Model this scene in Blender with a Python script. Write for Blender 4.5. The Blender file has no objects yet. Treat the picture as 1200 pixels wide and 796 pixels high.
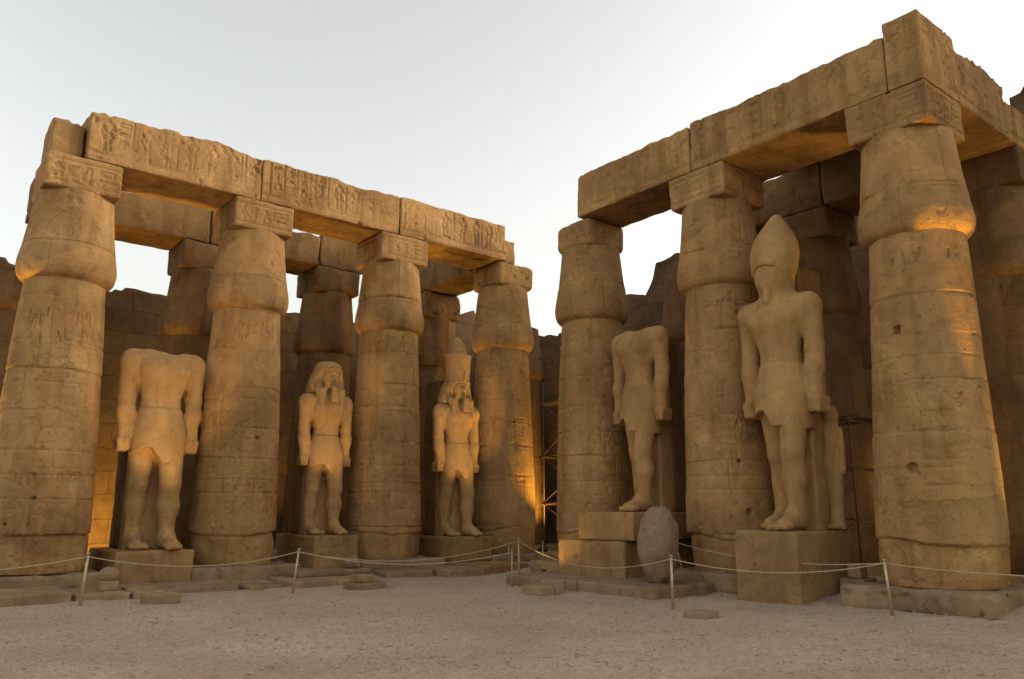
import bpy, math, random
import numpy as np

# ------------------------------------------------------------------ camera, sky, sun, exposure
S = bpy.context.scene
COL = S.collection
R = math.radians

cam_d = bpy.data.cameras.new('camera')
cam_d.lens = 27.965
cam_d.sensor_width = 36.0
cam_d.clip_end = 2000.0
cam = bpy.data.objects.new('camera', cam_d)
cam.location = (23.07, -15.88, 1.95)
cam.rotation_euler = (R(90 + 12.04), 0, R(51.22))
COL.objects.link(cam)
S.camera = cam

SUN_EL = 7.0          # dusk: low, veiled sun behind the photographer
SUN_DIR = (0.42, 0.91)   # horizontal direction towards the sun
SUN_W = 0.16
SKY_W = 0.15
EXPO = 2.0

world = bpy.data.worlds.new('World')
S.world = world
world.use_nodes = True
wn = world.node_tree
for n in list(wn.nodes):
    wn.nodes.remove(n)
w_out = wn.nodes.new('ShaderNodeOutputWorld')
w_bg = wn.nodes.new('ShaderNodeBackground')
w_sky = wn.nodes.new('ShaderNodeTexSky')
w_sky.sky_type = 'NISHITA'
w_sky.sun_disc = False
w_sky.sun_elevation = R(SUN_EL)
w_sky.sun_rotation = math.atan2(SUN_DIR[0], SUN_DIR[1])
w_sky.air_density = 1.0
w_sky.dust_density = 4.0
w_sky.ozone_density = 1.0
w_hs = wn.nodes.new('ShaderNodeHueSaturation')
w_hs.inputs['Hue'].default_value = 0.516
w_hs.inputs['Saturation'].default_value = 0.36
w_hs.inputs['Value'].default_value = 1.1
w_tint = wn.nodes.new('ShaderNodeMixRGB')
w_tint.blend_type = 'MULTIPLY'
w_tint.inputs[0].default_value = 1.1
w_tint.inputs[2].default_value = (1.0, 0.952, 0.855, 1)
wn.links.new(w_sky.outputs[0], w_hs.inputs['Color'])
wn.links.new(w_hs.outputs[0], w_tint.inputs[1])
wn.links.new(w_tint.outputs[0], w_bg.inputs[0])
w_bg.inputs[1].default_value = SKY_W
wn.links.new(w_bg.outputs[0], w_out.inputs[0])

sun_d = bpy.data.lights.new('sun', 'SUN')
sun_d.energy = SUN_W
sun_d.angle = R(60)
sun_d.color = (1.0, 0.86, 0.66)
sun = bpy.data.objects.new('sun', sun_d)
from mathutils import Vector, Matrix
_sd = Vector((SUN_DIR[0], SUN_DIR[1], 0)).normalized() * math.cos(R(SUN_EL + 14)) + Vector((0, 0, math.sin(R(SUN_EL + 14))))
sun.rotation_euler = _sd.to_track_quat('Z', 'Y').to_euler()
COL.objects.link(sun)

S.view_settings.view_transform = 'Standard'
S.view_settings.look = 'None'
S.view_settings.gamma = 1.0
S.view_settings.exposure = EXPO
S.view_settings.use_curve_mapping = False
S.cycles.max_bounces = 6
S.cycles.diffuse_bounces = 4

FLOOD = (1.0, 0.60, 0.11)

# ------------------------------------------------------------------ noise
def _hash(i, j, k, seed):
    h = (i.astype(np.uint32) * np.uint32(374761393) + j.astype(np.uint32) * np.uint32(668265263)
         + k.astype(np.uint32) * np.uint32(2147483647 & 0x5bd1e995) + np.uint32((seed * 974711 + 12345) & 0xffffffff))
    h = (h ^ (h >> np.uint32(13))) * np.uint32(1274126177)
    h = h ^ (h >> np.uint32(16))
    return (h & np.uint32(0xffff)).astype(np.float32) / 65535.0

def vnoise(p, seed=0):
    f0 = np.floor(p)
    f = (p - f0).astype(np.float32)
    i = f0.astype(np.int64)
    u = f * f * (3 - 2 * f)
    out = np.zeros(len(p), np.float32)
    for dx in (0, 1):
        wx = u[:, 0] if dx else 1 - u[:, 0]
        for dy in (0, 1):
            wy = u[:, 1] if dy else 1 - u[:, 1]
            for dz in (0, 1):
                wz = u[:, 2] if dz else 1 - u[:, 2]
                out += wx * wy * wz * _hash(i[:, 0] + dx, i[:, 1] + dy, i[:, 2] + dz, seed)
    return out * 2 - 1

def fbm(p, freq=1.0, octv=4, seed=0, gain=0.5):
    a, s, t = 1.0, 0.0, 0.0
    q = np.asarray(p, np.float64) * freq
    for o in range(octv):
        s = s + a * vnoise(q + 17.3 * o, seed + o)
        t += a
        a *= gain
        q = q * 2.03
    return s / t

def sstep(a, b, x):
    t = np.clip((x - a) / (b - a), 0, 1)
    return t * t * (3 - 2 * t)

# ------------------------------------------------------------------ objects
def mesh_obj(name, V, F, mat, parent=None, smooth=True):
    me = bpy.data.meshes.new(name)
    V = np.asarray(V, np.float32)
    me.vertices.add(len(V))
    me.vertices.foreach_set('co', V.ravel())
    if isinstance(F, np.ndarray):
        k = F.shape[1]
        n = len(F)
        me.loops.add(n * k)
        me.loops.foreach_set('vertex_index', F.astype(np.int32).ravel())
        me.polygons.add(n)
        me.polygons.foreach_set('loop_start', np.arange(0, n * k, k, dtype=np.int32))
        me.polygons.foreach_set('loop_total', np.full(n, k, np.int32))
        me.polygons.foreach_set('use_smooth', np.full(n, smooth))
    else:
        me.clear_geometry()
        me.from_pydata([tuple(v) for v in V], [], F)
        me.polygons.foreach_set('use_smooth', np.full(len(me.polygons), smooth))
    me.update(calc_edges=True)
    me.validate()
    me.materials.append(mat)
    o = bpy.data.objects.new(name, me)
    COL.objects.link(o)
    if parent:
        o.parent = parent
    return o

def tag(o, label, cat, group=None, kind=None):
    o['label'] = label
    if cat:
        o['category'] = cat
    if group:
        o['group'] = group
    if kind:
        o['kind'] = kind
    return o

def thing(name, label, cat, loc=(0, 0, 0), rz=0.0, group=None):
    o = bpy.data.objects.new(name, None)
    o.empty_display_size = 0.3
    COL.objects.link(o)
    o.location = loc
    o.rotation_euler = (0, 0, rz)
    return tag(o, label, cat, group)

class MB:
    """collects simple shapes into one mesh"""
    def __init__(self):
        self.v, self.f = [], []
    def box(self, c, s, rot=None):
        b = len(self.v)
        for dx in (-1, 1):
            for dy in (-1, 1):
                for dz in (-1, 1):
                    p = Vector((dx * s[0] / 2, dy * s[1] / 2, dz * s[2] / 2))
                    if rot is not None:
                        p = rot @ p
                    self.v.append(tuple(p + Vector(c)))
        for q in ((0, 1, 3, 2), (4, 6, 7, 5), (0, 4, 5, 1), (2, 3, 7, 6), (0, 2, 6, 4), (1, 5, 7, 3)):
            self.f.append(tuple(b + i for i in q))
        return self
    def tube(self, pts, r, n=8, cap=True, r2=None):
        b = len(self.v)
        P = [Vector(p) for p in pts]
        m = len(P)
        for i, p in enumerate(P):
            t = (P[min(i + 1, m - 1)] - P[max(i - 1, 0)]).normalized()
            a = t.orthogonal().normalized() if i == 0 else (a - t * a.dot(t)).normalized()
            c = t.cross(a)
            rr = r if r2 is None else r + (r2 - r) * i / (m - 1)
            for k in range(n):
                w = 2 * math.pi * k / n
                self.v.append(tuple(p + (a * math.cos(w) + c * math.sin(w)) * rr))
        for i in range(m - 1):
            for k in range(n):
                self.f.append((b + i * n + k, b + i * n + (k + 1) % n, b + (i + 1) * n + (k + 1) % n, b + (i + 1) * n + k))
        if cap:
            self.f.append(tuple(b + k for k in reversed(range(n))))
            self.f.append(tuple(b + (m - 1) * n + k for k in range(n)))
        return self
    def build(self, name, mat, parent=None, smooth=False):
        return mesh_obj(name, self.v, self.f, mat, parent, smooth)

# ------------------------------------------------------------------ materials
def nt_new(name):
    m = bpy.data.materials.new(name)
    m.use_nodes = True
    nt = m.node_tree
    for n in list(nt.nodes):
        nt.nodes.remove(n)
    o = nt.nodes.new('ShaderNodeOutputMaterial')
    b = nt.nodes.new('ShaderNodeBsdfPrincipled')
    nt.links.new(b.outputs[0], o.inputs[0])
    return m, nt, b

def ramp(nt, src, stops):
    r = nt.nodes.new('ShaderNodeValToRGB')
    e = r.color_ramp.elements
    while len(e) > 1:
        e.remove(e[-1])
    e[0].position = stops[0][0]
    e[0].color = (*stops[0][1], 1)
    for p, c in stops[1:]:
        q = e.new(p)
        q.color = (*c, 1)
    nt.links.new(src, r.inputs[0])
    return r.outputs[0]

def noise(nt, vec, scale, detail=6, rough=0.6, dist=0.0):
    n = nt.nodes.new('ShaderNodeTexNoise')
    n.inputs['Scale'].default_value = scale
    n.inputs['Detail'].default_value = detail
    n.inputs['Roughness'].default_value = rough
    n.inputs['Distortion'].default_value = dist
    nt.links.new(vec, n.inputs['Vector'])
    return n.outputs['Fac']

def mix(nt, fac, a, b, mode='MIX'):
    n = nt.nodes.new('ShaderNodeMixRGB')
    n.blend_type = mode
    for s, v in ((0, fac), (1, a), (2, b)):
        if isinstance(v, (int, float)):
            n.inputs[s].default_value = v
        elif isinstance(v, tuple):
            n.inputs[s].default_value = (*v, 1)
        else:
            nt.links.new(v, n.inputs[s])
    return n.outputs[0]

def coords(nt, scale=(1, 1, 1)):
    t = nt.nodes.new('ShaderNodeTexCoord')
    oi = nt.nodes.new('ShaderNodeObjectInfo')
    mm = nt.nodes.new('ShaderNodeVectorMath')
    mm.operation = 'MULTIPLY_ADD'
    cmb = nt.nodes.new('ShaderNodeCombineXYZ')
    for i in range(3):
        nt.links.new(oi.outputs['Random'], cmb.inputs[i])
    nt.links.new(cmb.outputs[0], mm.inputs[0])
    mm.inputs[1].default_value = (37.0, 53.0, 91.0)
    nt.links.new(t.outputs['Object'], mm.inputs[2])
    if scale == (1, 1, 1):
        return mm.outputs[0]
    mp = nt.nodes.new('ShaderNodeMapping')
    mp.inputs['Scale'].default_value = scale
    nt.links.new(mm.outputs[0], mp.inputs[0])
    return mp.outputs[0]

def stone(name, base, dark, light, grain=1.0, bump=0.5, stain=0.6, pits=0.5, layers=0.0, cracks=0.45, blocks=0.8, specks=1.0):
    m, nt, b = nt_new(name)
    v = coords(nt)
    vs = coords(nt, (1.6, 1.6, 0.18))
    big = noise(nt, v, 0.55, 5, 0.6, 0.4)
    col = ramp(nt, big, [(0.28, dark), (0.5, base), (0.72, light)])
    mid = noise(nt, v, 3.2, 8, 0.68, 0.3)
    col = mix(nt, 0.55, col, ramp(nt, mid, [(0.3, (0.62, 0.60, 0.58)), (0.5, (1, 1, 1)), (0.75, (1.18, 1.16, 1.12))]), 'MULTIPLY')
    st = noise(nt, vs, 1.3, 5, 0.55, 0.2)
    col = mix(nt, stain, col, ramp(nt, st, [(0.36, (0.66, 0.62, 0.58)), (0.52, (1, 1, 1))]), 'MULTIPLY')
    fine = noise(nt, v, 42.0 * grain, 4, 0.7)
    col = mix(nt, 0.5, col, ramp(nt, fine, [(0.3, (0.74, 0.74, 0.74)), (0.55, (1, 1, 1)), (0.8, (1.15, 1.15, 1.15))]), 'MULTIPLY')
    # blackish specks and chips
    sp = noise(nt, v, 11.0, 3, 0.5, 1.0)
    spm = mix(nt, 1.0, ramp(nt, sp, [(0.64, (0, 0, 0)), (0.70, (1, 1, 1))]), (specks,) * 3, 'MULTIPLY')
    col = mix(nt, spm, col, mix(nt, 0.5, col, (0.05, 0.03, 0.02)))
    vb = nt.nodes.new('ShaderNodeTexVoronoi')
    vb.inputs['Scale'].default_value = 0.75
    nt.links.new(coords(nt, (0.8, 0.8, 1.5)), vb.inputs['Vector'])
    bt = ramp(nt, vb.outputs['Color'], [(0.0, (0.80, 0.78, 0.76)), (0.5, (1, 1, 1)), (1.0, (1.16, 1.13, 1.08))])
    col = mix(nt, blocks, col, bt, 'MULTIPLY')
    # hairline cracks and flaked patches
    wv = nt.nodes.new('ShaderNodeVectorMath')
    wv.operation = 'MULTIPLY_ADD'
    wn_ = nt.nodes.new('ShaderNodeTexNoise')
    wn_.inputs['Scale'].default_value = 1.7
    wn_.inputs['Detail'].default_value = 5
    nt.links.new(v, wn_.inputs['Vector'])
    nt.links.new(wn_.outputs['Color'], wv.inputs[0])
    wv.inputs[1].default_value = (0.9, 0.9, 0.9)
    nt.links.new(v, wv.inputs[2])
    vc = nt.nodes.new('ShaderNodeTexVoronoi')
    vc.feature = 'DISTANCE_TO_EDGE'
    vc.inputs['Scale'].default_value = 0.8
    nt.links.new(wv.outputs[0], vc.inputs['Vector'])
    crk = ramp(nt, vc.outputs['Distance'], [(0.0, (1, 1, 1)), (0.012, (0, 0, 0))])
    crk = mix(nt, 1.0, crk, ramp(nt, noise(nt, v, 0.9, 2), [(0.5, (0, 0, 0)), (0.62, (1, 1, 1))]), 'MULTIPLY')
    crk = mix(nt, 1.0, crk, (cracks,) * 3, 'MULTIPLY')
    col = mix(nt, crk, col, mix(nt, 0.65, col, (0.03, 0.02, 0.012)))
    flake = ramp(nt, noise(nt, v, 1.9, 6, 0.62, 0.6), [(0.575, (0, 0, 0)), (0.6, (1, 1, 1))])
    col = mix(nt, mix(nt, 1.0, flake, (0.5,) * 3, 'MULTIPLY'), col, mix(nt, 1.0, col, (1.22, 1.2, 1.17), 'MULTIPLY'))
    nt.links.new(col, b.inputs['Base Color'])
    b.inputs['Roughness'].default_value = 0.93
    b.inputs['Specular IOR Level'].default_value = 0.15
    bp = nt.nodes.new('ShaderNodeBump')
    bp.inputs['Strength'].default_value = bump
    bp.inputs['Distance'].default_value = 0.05
    h = mix(nt, 0.45, noise(nt, v, 7.0, 8, 0.7, 0.3), fine)
    if pits:
        vo = nt.nodes.new('ShaderNodeTexVoronoi')
        vo.inputs['Scale'].default_value = 9.0
        nt.links.new(v, vo.inputs['Vector'])
        pm = ramp(nt, vo.outputs['Distance'], [(0.0, (0, 0, 0)), (0.16, (1, 1, 1))])
        h = mix(nt, pits * 0.5, h, pm, 'MULTIPLY')
    if layers:
        vl = coords(nt, (0.5, 0.5, 9.0))
        h = mix(nt, layers, h, noise(nt, vl, 1.6, 4, 0.6, 0.3))
    h = mix(nt, 0.30, h, flake, 'SUBTRACT')
    h = mix(nt, 0.8, h, crk, 'SUBTRACT')
    nt.links.new(h, bp.inputs['Height'])
    nt.links.new(bp.outputs[0], b.inputs['Normal'])
    return m

def masonry(name, base, dark, light, bw=2.1, bh=0.86, axis='YZ'):
    """coursed stone wall: joints follow the object's own axes"""
    m, nt, b = nt_new(name)
    v = coords(nt)
    tc = nt.nodes.new('ShaderNodeTexCoord')
    sp = nt.nodes.new('ShaderNodeSeparateXYZ')
    nt.links.new(tc.outputs['Object'], sp.inputs[0])
    cb = nt.nodes.new('ShaderNodeCombineXYZ')
    nt.links.new(sp.outputs['XY'.index(axis[0])], cb.inputs[0])
    nt.links.new(sp.outputs[2], cb.inputs[1])
    wob = nt.nodes.new('ShaderNodeTexNoise')
    wob.inputs['Scale'].default_value = 0.7
    nt.links.new(v, wob.inputs['Vector'])
    off = nt.nodes.new('ShaderNodeVectorMath')
    off.operation = 'MULTIPLY_ADD'
    nt.links.new(wob.outputs['Color'], off.inputs[0])
    off.inputs[1].default_value = (0.9, 0.22, 0)
    nt.links.new(cb.outputs[0], off.inputs[2])
    br = nt.nodes.new('ShaderNodeTexBrick')
    br.inputs['Scale'].default_value = 1.0
    br.inputs['Mortar Size'].default_value = 0.018
    br.inputs['Mortar Smooth'].default_value = 0.4
    br.inputs['Brick Width'].default_value = bw
    br.inputs['Row Height'].default_value = bh
    br.inputs['Color1'].default_value = (0.82, 0.82, 0.82, 1)
    br.inputs['Color2'].default_value = (1.1, 1.08, 1.05, 1)
    br.inputs['Mortar'].default_value = (0.66, 0.63, 0.6, 1)
    nt.links.new(off.outputs[0], br.inputs['Vector'])
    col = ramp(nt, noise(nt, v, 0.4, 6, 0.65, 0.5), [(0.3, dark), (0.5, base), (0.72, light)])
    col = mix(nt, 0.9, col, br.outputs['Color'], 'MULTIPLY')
    mid = noise(nt, v, 4.0, 8, 0.7)
    col = mix(nt, 0.6, col, ramp(nt, mid, [(0.3, (0.6, 0.58, 0.55)), (0.6, (1.1, 1.1, 1.1))]), 'MULTIPLY')
    nt.links.new(col, b.inputs['Base Color'])
    b.inputs['Roughness'].default_value = 0.95
    b.inputs['Specular IOR Level'].default_value = 0.1
    bp = nt.nodes.new('ShaderNodeBump')
    bp.inputs['Strength'].default_value = 0.9
    bp.inputs['Distance'].default_value = 0.05
    inv = ramp(nt, br.outputs['Fac'], [(0, (1, 1, 1)), (1, (0, 0, 0))])
    nt.links.new(mix(nt, 0.5, inv, mid), bp.inputs['Height'])
    nt.links.new(bp.outputs[0], b.inputs['Normal'])
    return m

def plain(name, col, rough=0.6, metal=0.0, var=0.25, scale=30):
    m, nt, b = nt_new(name)
    v = coords(nt)
    n = noise(nt, v, scale, 4, 0.6)
    c = ramp(nt, n, [(0.3, tuple(x * (1 - var) for x in col)), (0.7, tuple(min(1, x * (1 + var)) for x in col))])
    nt.links.new(c, b.inputs['Base Color'])
    b.inputs['Roughness'].default_value = rough
    b.inputs['Metallic'].default_value = metal
    return m

def emit(name, col, strength):
    m, nt, b = nt_new(name)
    b.inputs['Base Color'].default_value = (0.8, 0.8, 0.8, 1)
    b.inputs['Emission Color'].default_value = (*col, 1)
    b.inputs['Emission Strength'].default_value = strength
    return m

M_SAND = stone('sandstone', (0.373, 0.218, 0.090), (0.254, 0.142, 0.057), (0.461, 0.285, 0.122), layers=0.35, bump=.65)
M_BEAM = stone('sandstone_beam', (0.373, 0.218, 0.090), (0.261, 0.146, 0.061), (0.436, 0.267, 0.115), stain=0.8, layers=0.25, bump=.8)
M_BACK_SHADED = stone('sandstone_back_shaded', (0.183, 0.106, 0.046), (0.119, 0.066, 0.029), (0.230, 0.139, 0.064), stain=0.8, layers=0.35, bump=.65)  # darker copy of the sandstone: shade of the rear stones painted in
M_STAT = stone('statue_limestone', (0.384, 0.230, 0.095), (0.299, 0.175, 0.070), (0.438, 0.270, 0.117), stain=0.35, pits=0.25, bump=0.3, cracks=0.0, blocks=0.15, specks=0.3)
M_PED = stone('pedestal_stone', (0.316, 0.194, 0.084), (0.231, 0.138, 0.058), (0.365, 0.233, 0.102), stain=0.5)
M_GRAN = stone('granite_boulder', (0.28, 0.19, 0.118), (0.20, 0.13, 0.078), (0.35, 0.245, 0.16), stain=0.3, bump=0.6, cracks=0.0)
M_ROCK = stone('rubble_stone', (0.294, 0.200, 0.118), (0.210, 0.137, 0.080), (0.357, 0.252, 0.155), stain=0.4)
M_WALLX = masonry('court_wall_masonry_shaded', (0.109, 0.066, 0.035), (0.071, 0.042, 0.023), (0.140, 0.091, 0.049), axis='YZ')  # shade behind the colonnades is put into this dark wall colour
M_WALLY = masonry('court_wall_masonry_end_shaded', (0.109, 0.066, 0.035), (0.071, 0.042, 0.023), (0.140, 0.091, 0.049), axis='XZ')  # same shade-darkened colours for walls along the other axis
M_POST = plain('post_brass', (0.45, 0.36, 0.20), 0.42, 0.55)
M_POSTG = plain('post_grey', (0.33, 0.29, 0.23), 0.5, 0.3)
M_ROPE = plain('rope_fibre', (0.42, 0.33, 0.19), 0.5, 0.0, 0.3, 60)
M_RUST = plain('scaffold_steel', (0.16, 0.085, 0.045), 0.55, 0.6)
M_PLANK = plain('scaffold_plank', (0.12, 0.08, 0.045), 0.85, 0.0)
M_BLACK = plain('lamp_housing', (0.03, 0.03, 0.03), 0.5, 0.4)
M_GLOW = emit('lamp_glass_lit', (1.0, 0.72, 0.32), 14.0)

def gravel_mat():
    m, nt, b = nt_new('gravel_ground')
    t = nt.nodes.new('ShaderNodeTexCoord')
    v = t.outputs['Object']
    col = ramp(nt, noise(nt, v, 0.35, 6, 0.6, 0.3), [(0.3, (0.365, 0.272, 0.192)), (0.5, (0.43, 0.328, 0.236)), (0.7, (0.485, 0.38, 0.28))])
    f1 = noise(nt, v, 16.0, 6, 0.75)
    col = mix(nt, 0.7, col, ramp(nt, f1, [(0.32, (0.55, 0.53, 0.52)), (0.52, (1, 1, 1)), (0.72, (1.3, 1.28, 1.25))]), 'MULTIPLY')
    vo = nt.nodes.new('ShaderNodeTexVoronoi')
    vo.inputs['Scale'].default_value = 30.0
    nt.links.new(v, vo.inputs['Vector'])
    col = mix(nt, 0.35, col, ramp(nt, vo.outputs['Color'], [(0.1, (0.7, 0.68, 0.66)), (0.9, (1.25, 1.22, 1.2))]), 'MULTIPLY')
    nt.links.new(col, b.inputs['Base Color'])
    b.inputs['Roughness'].default_value = 0.95
    b.inputs['Specular IOR Level'].default_value = 0.12
    bp = nt.nodes.new('ShaderNodeBump')
    bp.inputs['Strength'].default_value = 0.8
    bp.inputs['Distance'].default_value = 0.03
    h = mix(nt, 0.5, f1, ramp(nt, vo.outputs['Distance'], [(0, (1, 1, 1)), (0.7, (0, 0, 0))]))
    nt.links.new(h, bp.inputs['Height'])
    nt.links.new(bp.outputs[0], b.inputs['Normal'])
    return m
M_GRAVEL = gravel_mat()
M_PEBBLE = stone('pebbles', (0.40, 0.31, 0.225), (0.33, 0.25, 0.18), (0.46, 0.365, 0.27), stain=0.2, pits=0, cracks=0.0, blocks=0.0)

# ------------------------------------------------------------------ carved relief
def circ(cx, cy, r, n=14, a0=0, a1=2 * math.pi, ry=None):
    ry = r if ry is None else ry
    return [(cx + r * math.cos(a0 + (a1 - a0) * i / n), cy + ry * math.sin(a0 + (a1 - a0) * i / n)) for i in range(n + 1)]
G = {
 'sun': [circ(.5, .5, .38), circ(.5, .5, .1, 8)],
 'reed': [[(.5, 0), (.5, .6), (.36, .75), (.4, 1), (.6, .85), (.5, .6)]],
 'water': [[(0, .45), (.12, .6), (.25, .45), (.37, .6), (.5, .45), (.62, .6), (.75, .45), (.87, .6), (1, .45)]],
 'mouth': [circ(.5, .5, .5, 16, ry=.2)],
 'bird': [[(.1, .55), (.3, .75), (.35, .95), (.55, 1), (.6, .85), (.5, .75), (.75, .45), (1, .2), (.6, .3), (.35, .35), (.1, .55)], [(.45, .33), (.45, 0), (.6, 0)], [(.58, .3), (.6, .05)]],
 'ankh': [circ(.5, .76, .2, ry=.24), [(.1, .5), (.9, .5)], [(.5, .5), (.5, 0)]],
 'bar': [[(.5, .05), (.5, .95)]],
 'bread': [circ(.5, .2, .4, 10, 0, math.pi), [(.1, .2), (.9, .2)]],
 'house': [[(.1, .1), (.1, .85), (.9, .85), (.9, .1), (.65, .1)]],
 'eye': [circ(.5, .5, .45, 14, ry=.22), circ(.5, .5, .14, 8), [(.5, .25), (.45, 0)]],
 'seat': [[(.15, 0), (.15, .55), (.5, .55), (.5, 1), (.85, 1), (.85, 0), (.15, 0)]],
 'sitting': [circ(.45, .88, .1, 8), [(.35, .75), (.2, .3), (.15, 0), (.8, 0), (.85, .3), (.6, .4), (.55, .75), (.35, .75)], [(.55, .6), (.85, .65)]],
 'snake': [[(0, .2), (.2, .35), (.4, .2), (.6, .35), (.8, .3), (.95, .6), (.8, .7)]],
 'rect': [[(0, .3), (1, .3), (1, .7), (0, .7), (0, .3)]],
 'feather': [[(.4, 0), (.4, .8), (.55, 1), (.65, .8), (.6, .5), (.4, .4)]],
 'sedge': [[(.5, 0), (.5, 1)], [(.5, .6), (.2, .85)], [(.5, .5), (.85, .75)], [(.2, 0), (.8, 0)]],
}
GK = sorted(G)
def man(flip=1, staff=False):
    L = [circ(.0, .93, .055, 10), [(-.05, .86), (-.17, .83), (-.07, .58), (.07, .58), (.17, .83), (.05, .86)],
         [(-.07, .58), (-.12, .36), (.17, .39), (.07, .58)], [(-.08, .37), (-.11, .03), (.02, .03)], [(-.02, .36), (-.03, .05)],
         [(.10, .38), (.12, .03), (.25, .03)], [(.17, .83), (.25, .66), (.36, .76)], [(-.17, .83), (-.2, .62), (-.16, .45)]]
    if staff:
        L.append([(.36, .98), (.36, .02)])
    return [[(x * flip, y) for x, y in p] for p in L]

def put(L, glyph, x, y, w, h):
    for p in glyph:
        L.append([(x + a * w, y + b * h) for a, b in p])

def text_row(rng, x0, x1, y0, h, w=.26, gap=.09):
    L = []
    x = x0
    while x + w < x1:
        if rng.random() < .35:
            put(L, G[rng.choice(GK)], x, y0 + h * .53, w, h * .42)
            put(L, G[rng.choice(GK)], x, y0, w, h * .42)
        else:
            put(L, G[rng.choice(['bird', 'reed', 'ankh', 'seat', 'sitting', 'feather', 'sedge', 'bar'])], x, y0, w, h * .95)
        x += w + gap
    return L

def text_col(rng, x0, y0, y1, w=.24):
    L = []
    y = y1
    while y - w > y0:
        hh = w * rng.uniform(.6, 1.1)
        put(L, G[rng.choice(GK)], x0, y - hh, w, hh)
        y -= hh + w * .18
    return L

def cartouche(rng, x, y, w, h):
    L = []
    r = h / 2
    L.append([(x + r, y), (x + w - r, y)] + circ(x + w - r, y + r, r, 10, -math.pi / 2, math.pi / 2) + [(x + r, y + h)] + circ(x + r, y + r, r, 10, math.pi / 2, 1.5 * math.pi))
    L += text_row(rng, x + r * .6, x + w - r * .3, y + h * .18, h * .64, w=h * .5, gap=h * .1)
    return L

def carve(u, v, lines, width):
    """0..1 groove mask for points (u,v)"""
    D = np.zeros(len(u), np.float32)
    for p in lines:
        a = np.asarray(p, np.float64)
        lo = a.min(0) - width * 2
        hi = a.max(0) + width * 2
        idx = np.nonzero((u > lo[0]) & (u < hi[0]) & (v > lo[1]) & (v < hi[1]))[0]
        if not len(idx):
            continue
        px, py = u[idx], v[idx]
        best = np.full(len(idx), 9.0)
        for i in range(len(a) - 1):
            d = a[i + 1] - a[i]
            l2 = max(d @ d, 1e-9)
            t = np.clip(((px - a[i, 0]) * d[0] + (py - a[i, 1]) * d[1]) / l2, 0, 1)
            best = np.minimum(best, np.hypot(px - a[i, 0] - t * d[0], py - a[i, 1] - t * d[1]))
        D[idx] = np.maximum(D[idx], 1 - sstep(width * .35, width * 1.3, best))
    return D

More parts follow.
